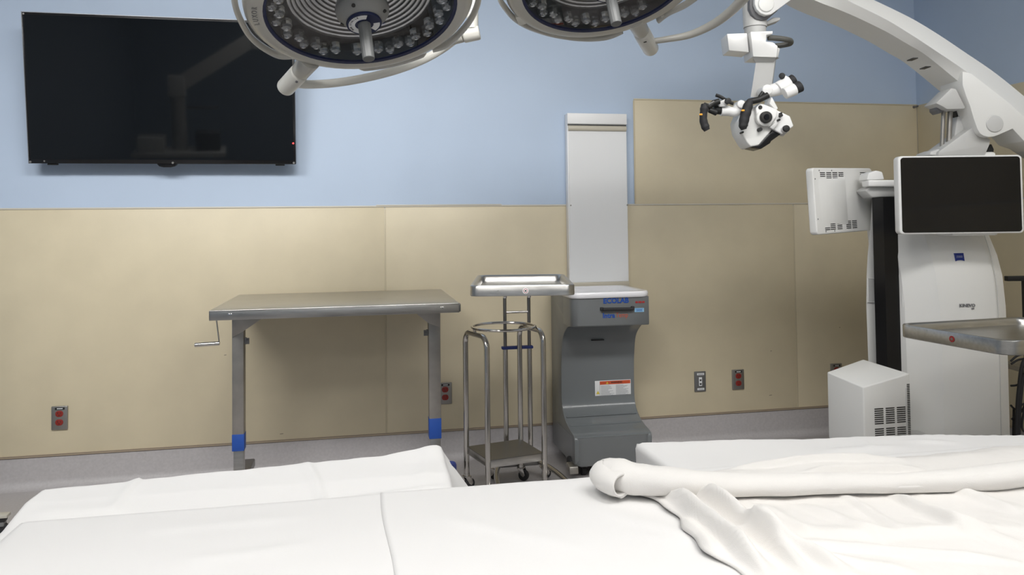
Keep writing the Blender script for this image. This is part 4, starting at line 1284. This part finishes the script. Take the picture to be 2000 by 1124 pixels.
q = MB().tube([dep(*Z6(x, y), HD-.02) for x, y in ((720, 455), (840, 430), (960, 370))], .013, 12)
q.build('grip_bar', 'black_matte', sc)
MB().tube([dep(*Z6(x, y), HD-.025) for x, y in ((800, 440), (890, 425))], .004, 8).build('grip_rod', 'chrome', sc)
MB().tube([dep(*Z6(x, y), HD-.015) for x, y in ((850, 400), (895, 330))], .008, 10).build('grip_lever', 'black_matte', sc)
# assistant tube at the grip side
q = MB().tube(spline([dep(*Z6(x, y), HD+.03) for x, y in ((600, 520), (560, 560), (520, 590), (440, 575), (350, 570))], 5), [.022]*6+[.020]*9+[.022]*6, 16)
q.build('side_tube', 'white_bright', sc)
pj = dep(*Z6(590, 500), HD+.03)
MB().cyl(pj-FH*.03, pj+FH*.03, .017, None, 24, bev=.004).build('side_joint', 'white_bright', sc)
MB().cyl(dep(*Z6(345, 555), HD+.03), dep(*Z6(255, 560), HD+.03), .021, .018, 20, bev=.003).build('side_eyepiece', 'black_matte', sc)
MB().cyl(dep(*Z6(300, 600), HD+.0), dep(*Z6(195, 560), HD+.0), .013, .011, 16, bev=.003).build('side_eyepiece', 'black_matte', sc)
slab(MB(), [Z6(*p) for p in ((320, 460), (400, 420), (440, 440), (420, 520), (330, 520))], HD+.0, .04, .003).build('side_clamp', 'white_gray', sc)
pk = dep(*Z6(438, 448), HD-.005)
MB().cyl(pk-FH*.012, pk+FH*.02, .012, None, 18, bev=.002).build('clamp_knob', 'black_matte', sc)
q = MB().tube(spline([dep(*Z6(x, y), HD+.03) for x, y in ((285, 370), (340, 390), (400, 425), (480, 470), (510, 480))], 4), .007, 10)
q.build('clamp_lever', 'black_matte', sc)
MB().tube([dep(*Z6(x, y), HD-.005) for x, y in ((130, 500), (200, 520), (260, 470), (330, 450))], .012, 12).build('grip_bar', 'black_matte', sc)
MB().tube([dep(*Z6(x, y), HD-.016) for x, y in ((190, 490), (265, 450))], .0035, 8).build('grip_rod', 'chrome', sc)
# binocular tube
q = MB().tube(spline([dep(*Z6(x, y), HD+.05) for x, y in ((930, 330), (1010, 310), (1080, 290), (1140, 260))], 5), [.024+.006*i/15 for i in range(16)], 18)
q.build('eyepiece_arm', 'white_bright', sc)
pj = dep(*Z6(915, 320), HD+.05)
MB().cyl(pj-FH*.04, pj+FH*.04, .022, None, 26, bev=.005).build('eyepiece_joint', 'white_bright', sc)
e0, e1 = dep(*Z6(1090, 290), HD+.04), dep(*Z6(1235, 205), HD+.04)
MB().cyl(e0, e1, .029, .031, 22, bev=.003).build('eyepiece_tube', 'white_bright', sc)
e0b, e1b = dep(*Z6(1170, 350), HD+.0), dep(*Z6(1310, 290), HD+.0)
MB().cyl(e0b, e1b, .024, .025, 22, bev=.003).build('eyepiece_tube', 'white_bright', sc)
MB().cyl(e1, dep(*Z6(1300, 165), HD+.04), .022, .024, 20, bev=.004).build('eyecup', 'black_rubber', sc)
MB().cyl(e1b, dep(*Z6(1385, 250), HD+.0), .022, .024, 20, bev=.004).build('eyecup', 'black_rubber', sc)
pk = dep(*Z6(1145, 125), HD+.03)
MB().cyl(pk, dep(*Z6(1215, 175), HD+.03), .008, .012, 14).build('adjust_stem', 'white_bright', sc)
MB().cyl(pk-RH*.006-FH*.01, pk+RH*.004+FH*.01, .0125, None, 18, bev=.003).build('adjust_knob', 'black_matte', sc)

# ================================================================== black rack and cables behind the cabinet
ck = dep(1985, 700, 3.74)
rk = thing('black_rack', (ck.x+.25, ck.y, 0), 'black tubular equipment rack behind the microscope cabinet', 'rack')
x0r, x1r, yr = S(1962, 3.74, 0), S(2075, 3.74, 0), 0
zt_ = dep(1985, 544, 3.74).z
q0 = S(1960, 3.74, zt_)
q1 = S(2072, 3.74, zt_)
MB().box((q0+q1)/2, ((q1-q0).length, .03, .024), (RH, FH, ZU), bev=.003).build('top_bar', 'black_matte', rk)
for px_ in (1998, 2066):
    p = S(px_, 3.74, 0)
    MB().box((p.x, p.y, zt_/2), (.026, .026, zt_), (RH, FH, ZU), bev=.003).build('upright', 'black_matte', rk)
pA, pB = S(1960, 3.74, .10), S(2072, 3.74, .10)
MB().box((pA+pB)/2, ((pB-pA).length, .3, .03), (RH, FH, ZU), bev=.003).build('shelf', 'black_matte', rk)
pA, pB = S(1966, 3.72, dep(1985, 716, 3.72).z), S(2072, 3.72, dep(1985, 716, 3.72).z)
MB().box((pA+pB)/2, ((pB-pA).length, .2, .025), (RH, FH, ZU), bev=.003).build('shelf', 'steel_worn', rk)
pp = S(1966, 3.74, 0)
MB().box((pp.x, pp.y, .05), (.03, .2, .10), (RH, FH, ZU), bev=.004).build('foot', 'black_matte', rk)
p = S(2066, 3.74, 0)
cbs = [[(2030, 680), (2000, 705), (1990, 760), (1986, 820), (1984, 900)], [(2040, 690), (2004, 715), (1994, 770), (1990, 830), (1988, 900)],
       [(2010, 690), (1988, 695), (1974, 706)], [(2016, 700), (1990, 703), (1975, 712)], [(2020, 730), (2003, 790), (1996, 835), (2010, 845), (2030, 820)],
       [(1974, 754), (1988, 752), (2004, 740)], [(1974, 792), (1984, 800), (1998, 790), (2020, 785)], [(2012, 760), (1998, 800), (1976, 820)], [(1980, 800), (1979, 850), (1978, 905)]]
for i, c in enumerate(cbs):
    o = MB().tube(spline([dep(x, y, 3.62+.006*i) for x, y in c], 6), .0085 if i < 2 else .005, 8).build('cable', 'black_rubber', rk)

# ================================================================== wheeled base at the room's side
fp = atZ(15, 1004, .095)
hubp = Vector((fp.x-.34, fp.y-.02, 0))
wbz = thing('wheeled_pole_stand', hubp, 'cream topped wheeled pole stand base beside the draped bed end', 'pole stand')
for i, ang in enumerate((3.5, 75.5, 147.5, 219.5, 291.5)):
    a = math.radians(ang)
    d = Vector((math.cos(a), math.sin(a), 0))
    n = Vector((-d.y, d.x, 0))
    MB().prism([hubp+d*.03+n*.035+ZU*.095, hubp+d*.345+n*.022+ZU*.083, hubp+d*.345-n*.022+ZU*.083, hubp+d*.03-n*.035+ZU*.095], ZU*.012, .002).build('leg_top', 'base_cream', wbz)
    MB().prism([hubp+d*.03+n*.030+ZU*.070, hubp+d*.335+n*.018+ZU*.066, hubp+d*.335-n*.018+ZU*.066, hubp+d*.03-n*.030+ZU*.070], ZU*.016, .002).build('leg', 'black_matte', wbz)
    c = hubp+d*.318
    MB().cyl(c-n*.011+ZU*.0305, c+n*.011+ZU*.0305, .030, None, 20, bev=.004).build('caster_wheel', 'black_rubber', wbz)
    MB().box(c+ZU*.058, (.028, .034, .02), (d, n, ZU), bev=.003).build('caster_fork', 'caster_gray', wbz)
MB().cyl(hubp+ZU*.06, hubp+ZU*.14, .05, .035, 24, bev=.006).build('hub', 'black_matte', wbz)
MB().cyl(hubp+ZU*.12, hubp+ZU*1.35, .016, None, 16).build('pole', 'steel_tube', wbz)

# ================================================================== draped operating table
BZ = .75
ot = thing('operating_table', (.8, -3.2, 0), 'operating table bed hidden under white sheets in the foreground', 'operating table')
MB().box((.8, -3.15, .09), (.9, .55, .14), bev=.03, seg=3).build('base', 'white_gray', ot)
MB().box((.8, -3.15, .36), (.34, .30, .42), bev=.02).build('column', 'steel', ot)
MB().box((.8, -3.16, .60), (2.6, .80, .05), bev=.008).build('bed_frame', 'steel_dark', ot)
MB().box((.8, -3.16, .685), (2.72, .86, .11), bev=.03, seg=3).build('mattress', 'mattress_black', ot)
for nm, x0, x1, y0, y1 in (('l', -.60, .172, -2.60, -2.31), ('r', .74, 1.50, -2.60, -2.43)):
    pdn = thing('arm_board', ((x0+x1)/2, (y0+y1)/2, .60), ('blue padded arm board whose corner shows below the short white cloth' if nm == 'l' else 'padded side board under the long white cloth beside the blanket roll'), 'arm board')
    if nm == 'l':
        MB().prism([Vector((a, b, .605)) for a, b in ((-.58, -2.60), (.185, -2.60), (.185, -2.34), (.232, -2.262), (.15, -2.258), (-.58, -2.365))], (0, 0, .072), .012, 3).build('pad', 'blue_pad', pdn)
    else:
        MB().box(((x0+x1)/2, (y0+y1)/2, .640), (x1-x0, y1-y0, .070), bev=.015, seg=3).build('pad', 'blue_pad', pdn)
    MB().box(((x0+x1)/2, (y0+y1)/2-.05, .598), (x1-x0-.1, (y1-y0), .02), bev=.004).build('board', 'steel_dark', pdn)

def fbm(x, y, s=1.0, seed=0.0): return noise.fractal(Vector((x*s, y*s, seed)), 1.0, 2.0, 4)
def segd(x, y, a, b):
    ax_, ay = a
    bx, by = b
    dx, dy = bx-ax_, by-ay
    t = max(0, min(1, ((x-ax_)*dx+(y-ay)*dy)/(dx*dx+dy*dy)))
    px_, py_ = ax_+dx*t, ay+dy*t
    sgn = (x-px_)*(-dy)+(y-py_)*dx
    dd = math.hypot(x-px_, y-py_)
    return dd if sgn >= 0 else -dd, t
def ridge(x, y, a, b, w, h):
    d, t = segd(x, y, a, b)
    return h*math.exp(-(d/w)**2)*min(1, 4*t*(1-t)+.25)
def fold(x, y, a, b, w, h):          # sharp on one side, soft on the other
    d, t = segd(x, y, a, b)
    ww = w if d > 0 else w*.45
    return h*math.exp(-(d/ww)**2)*min(1, 5*t*(1-t)+.15)
def sheet(name, nx, ny, fn, material, thick, label, cat='sheet', origin=None):
    me = bpy.data.meshes.new(name)
    vs_, fs = [], []
    for j in range(ny+1):
        for i in range(nx+1):
            vs_.append(fn(i/nx, j/ny))
    for j in range(ny):
        for i in range(nx):
            a = j*(nx+1)+i
            fs.append((a, a+1, a+nx+2, a+nx+1))
    me.from_pydata([tuple(v) for v in vs_], [], fs)
    me.materials.append(MATS[material])
    me.polygons.foreach_set('use_smooth', [True]*len(me.polygons))
    o = bpy.data.objects.new(name, me)
    col.objects.link(o)
    md = o.modifiers.new('thickness', 'SOLIDIFY')
    md.thickness = thick
    md.offset = 1
    return tag(o, label, cat)
G = lambda x, y, z=BZ: ((lambda p: (p.x, p.y))(atZ(x, y, z)))
R2 = .03
def drop(s, flat, r, ln):
    """arc-length s past the flat part: returns outward offset and fall"""
    if s <= 0: return 0, 0
    q_ = PI/2*r
    if s < q_:
        a = s/r
        return r*math.sin(a), r*(1-math.cos(a))
    return r, r+(s-q_)
YFAR, XLEF = -2.70, -.575
cre = [(G(860, 1018), G(1150, 1085)), (G(1150, 1000), G(1560, 1110)), (G(640, 1060), G(340, 1100)), (G(250, 1045), G(620, 1010)), (G(1200, 1050), G(1700, 1090))]
def bed_sheet(u_, v_):
    s_ = -3.75+v_*(1.05+.30)           # along y, arc length
    t_ = -.34+u_*(2.75+.34)            # along x from left end
    oy, fy = drop(s_-YFAR, 0, R2, 0)
    y = min(s_, YFAR)+oy
    ox, fx = drop(-t_, 0, R2, 0)
    x = XLEF+max(t_, 0)-ox
    z = BZ-max(fy, fx)-.0
    k = 1 if max(fy, fx) < .01 else .5
    z += k*(.0025*fbm(x, y, 2.2, 1.0)+.0008*fbm(x, y, 9, 2.0))
    for i, (a, b) in enumerate(cre):
        z += k*fold(x, y, a, b, .030, .0028)
    wv = .010*math.sin(x*9+1.3*math.sin(x*4))*min(1, max(0, fy-.03)/.1)
    wx = .010*math.sin(y*11+1)*min(1, max(0, fx-.03)/.1)
    return Vector((x-wx, y+wv, z))
sheet('bed_sheet', 240, 130, bed_sheet, 'sheet', .0015, 'smooth white sheet stretched over the operating table end', 'sheet')
e0_, e1_ = G(743, 966), G(766, 1124)
def draw_sheet(u_, v_):
    s_ = -3.72+v_*(1.02+.24)
    oy, fy = drop(s_-YFAR, 0, R2+.003, 0)
    y = min(s_, YFAR)+oy
    f = (min(s_, YFAR)-e0_[1])/(e1_[1]-e0_[1])
    xl = e0_[0]+(e1_[0]-e0_[0])*f+.003*math.sin(y*14)
    x = xl+u_*(2.165-xl)
    k = 1 if fy < .01 else .5
    z = BZ-fy+.0020+k*(.0025*fbm(x, y, 2.2, 1.0)+.0008*fbm(x, y, 9, 2.0))
    for i, (a, b) in enumerate(cre):
        z += k*fold(x, y, a, b, .030, .0028+.0012*(i < 2))
    return Vector((x, y+.010*math.sin(x*9+1.3*math.sin(x*4))*min(1, max(0, fy-.03)/.1), z))
sheet('draw_sheet', 220, 130, draw_sheet, 'sheet', .0012, 'white cover sheet laid over the bed sheet, its straight edge showing across', 'sheet')

# cloths over the side boards
def side_cloth(x0, x1, y0, y1, z0, fall_l, fall_r, fall_f, wob, edge, seed):
    def fn(u_, v_):
        X = x1-x0
        t_ = -fall_l+u_*(X+fall_l+fall_r)
        s_ = v_*((y1-y0)+fall_f)
        ol, fl_ = drop(-t_, 0, .010, 0)
        orr, fr_ = drop(t_-X, 0, .014, 0)
        x = x0+min(max(t_, 0), X)-ol+orr+.6*max(0, fr_-.014)
        yy1 = y1+edge(x)
        of, ff = drop(s_-(yy1-y0), 0, .009, 0)
        y = y0+min(s_, yy1-y0)+of
        z = z0-max(fl_, fr_, ff)
        k = min(1, max(0, (max(fl_, fr_, ff)-.02)/.08))
        z += .003*fbm(x, y, 3, seed)+.001*fbm(x, y, 11, seed+1)
        z += wob(x, y)
        y += k*.012*math.sin(x*13+seed)*(ff > .02)
        x += k*.012*math.sin(y*17+seed)*(max(fl_, fr_) > .02)
        return Vector((x, y, z))
    return fn
lz = .700
la, lb = atZ(82, 957, lz), atZ(872, 879, lz)
def wob_l(x, y):
    h = fold(x, y, G(215, 1000, .7), G(285, 924, .7), .014, .006)+fold(x, y, G(640, 985, .7), G(600, 905, .7), .016, .008)+fold(x, y, G(480, 990, .7), G(900, 940, .7), .012, .006)+fold(x, y, (-.66, -2.49), (-.45, -2.50), .03, .006)
    h += ridge(x, y, (.13, -2.50), (.17, -2.26), .02, .006)
    h -= .018*max(0, min(1, (-2.44-y)/.10))
    h += .012*max(0, min(1, (x-.05)/.1))*max(0, min(1, (y+2.36)/.08))
    return h
sheet('board_cloth', 150, 70, side_cloth(la.x+.01, .178, -2.62, lb.y-.009, lz, .035, .16, .22, wob_l, lambda x: (la.y-lb.y)*(1-(x-la.x)/(lb.x-la.x)), 3.3), 'sheet', .002,
      'short white cloth draped on the side board, nearest the television wall', 'cloth')
ra_, rb_ = atZ(1242, 866, .70), atZ(1840, 855, .70)
def wob_r(x, y):
    h = ridge(x, y, (1.25, -2.40), (1.22, -2.50), .012, .005)+ridge(x, y, (1.35, -2.46), (1.46, -2.50), .012, .006)+ridge(x, y, (1.1, -2.49), (1.3, -2.50), .02, .006)
    return h
sheet('board_cloth', 150, 60, side_cloth(ra_.x+.01, 2.19, -2.62, ra_.y-.009, .70, .16, .10, .2, wob_r, lambda x: -.10*((max(0, x-ra_.x))/.75)**1.0-.12*max(0, x-1.42), 8.1), 'sheet', .002,
      'long white cloth draped on the side board behind the blanket roll', 'cloth')

# bunched blanket: spread part
be0, be1 = atZ(1258, 968, BZ+.01), atZ(1450, 1124, BZ+.01)
FO = [((1262, 965), (1400, 1085), .016, .024), ((1300, 970), (1500, 1124), .018, .038), ((1345, 965), (1580, 1124), .016, .034), ((1420, 1040), (1660, 1124), .018, .026), ((1290, 1000), (1430, 1124), .010, .014),
      ((1360, 985), (1520, 1060), .020, .012), ((1560, 985), (1740, 1060), .022, .010), ((1470, 985), (1600, 1060), .022, .010), ((1740, 968), (1900, 1050), .018, .016), ((1500, 1062), (1999, 1098), .020, .011),
      ((1540, 1050), (2000, 1035), .030, .010), ((1640, 965), (1760, 1040), .018, .009), ((1860, 960), (2000, 1010), .022, .011), ((1780, 1000), (2000, 1070), .020, .008), ((1560, 1085), (1800, 1124), .020, .008),
      ((1420, 925), (1760, 905), .014, .016), ((1560, 935), (1800, 918), .012, .014)]
FO = [(G(*a, BZ+.012), G(*b, BZ+.012), w_, h_) for a, b, w_, h_ in FO]
def blanket(u_, v_):
    y = -2.745-v_*.92
    f = (y-be0.y)/(be1.y-be0.y)
    xl = be0.x+(be1.x-be0.x)*f+.012*math.sin(f*7)+.004*math.sin(f*23)
    u2 = u_
    x = xl+u2*(2.15-xl)
    z = BZ+.0105+.006*max(-.3, fbm(x, y, 4.0, 4.0))+.0025*max(-.5, fbm(x, y, 13, 5.0))
    for a, b, w_, h_ in FO: z += fold(x, y, a, b, w_, h_)
    z += .010*math.exp(-((y+2.79)/.035)**2)
    e = min(1, u_/.012)
    z = BZ+.0072+(z-BZ-.0072)*(.15+.85*e)
    return Vector((x, y, z+.001))
sheet('wool_blanket', 380, 260, blanket, 'blanket', .003, 'off-white blanket bunched in folds over the cover sheet', 'blanket')

# rolled upper edge of the blanket, an open ended roll of cloth
def roll(name, pts, k, label, spiral=True):
    P0 = [dep(x, y, d) for x, y, d, r in pts]
    h0 = P0[0]
    pts = [(0, 0, 0, .021), (0, 0, 0, .024)]+list(pts)
    P0 = [h0+Vector((.012, -.060, -.004)), h0+Vector((-.002, -.032, -.002))]+P0
    P = spline(P0, k)
    Rr = []
    for i in range(len(P)):
        f = i/k
        a = min(int(f), len(pts)-2)
        Rr.append(pts[a][3]+(pts[a+1][3]-pts[a][3])*(f-a))
    me_v, fs = [], []
    nseg = 40
    for i, p in enumerate(P):
        tg = (P[min(i+1, len(P)-1)]-P[max(i-1, 0)]).normalized()
        sx = tg.cross(ZU).normalized()
        up = sx.cross(tg)
        for j in range(nseg+1):
            th = -PI*.55+j/nseg*2*PI*1.28
            rr2 = Rr[i]*(1.0-.20*j/nseg)*(1+.16*fbm(i*.06, j*.05, 1.7, 2.0)+.04*math.sin(th*3+i*.15))
            me_v.append(p+sx*(rr2*1.25*math.cos(th))+up*(rr2*.92*math.sin(th)))
    for i in range(len(P)-1):
        for j in range(nseg):
            a = i*(nseg+1)+j
            fs.append((a, a+1, a+nseg+2, a+nseg+1))
    me = bpy.data.meshes.new(name)
    me.from_pydata([tuple(v) for v in me_v], [], fs)
    me.materials.append(MATS['blanket'])
    me.polygons.foreach_set('use_smooth', [True]*len(me.polygons))
    o = bpy.data.objects.new(name, me)
    col.objects.link(o)
    md = o.modifiers.new('thickness', 'SOLIDIFY')
    md.thickness = .004
    return tag(o, label, 'blanket')
RP = []
for x, y, r in ((1184, 925, .025), (1205, 926, .028), (1235, 931, .028), (1290, 938, .025), (1376, 944, .0215), (1500, 946, .0180), (1620, 945, .0155), (1750, 944, .0150), (1880, 937, .018), (2010, 925, .021), (2200, 910, .024)):
    zc = BZ+.016+r*.92
    RP.append((x, y, (zc-CAM.z)/ray(x, y).z, r))
roll('blanket_roll', RP, 8, 'thick off-white blanket roll with an open end along the bed edge')
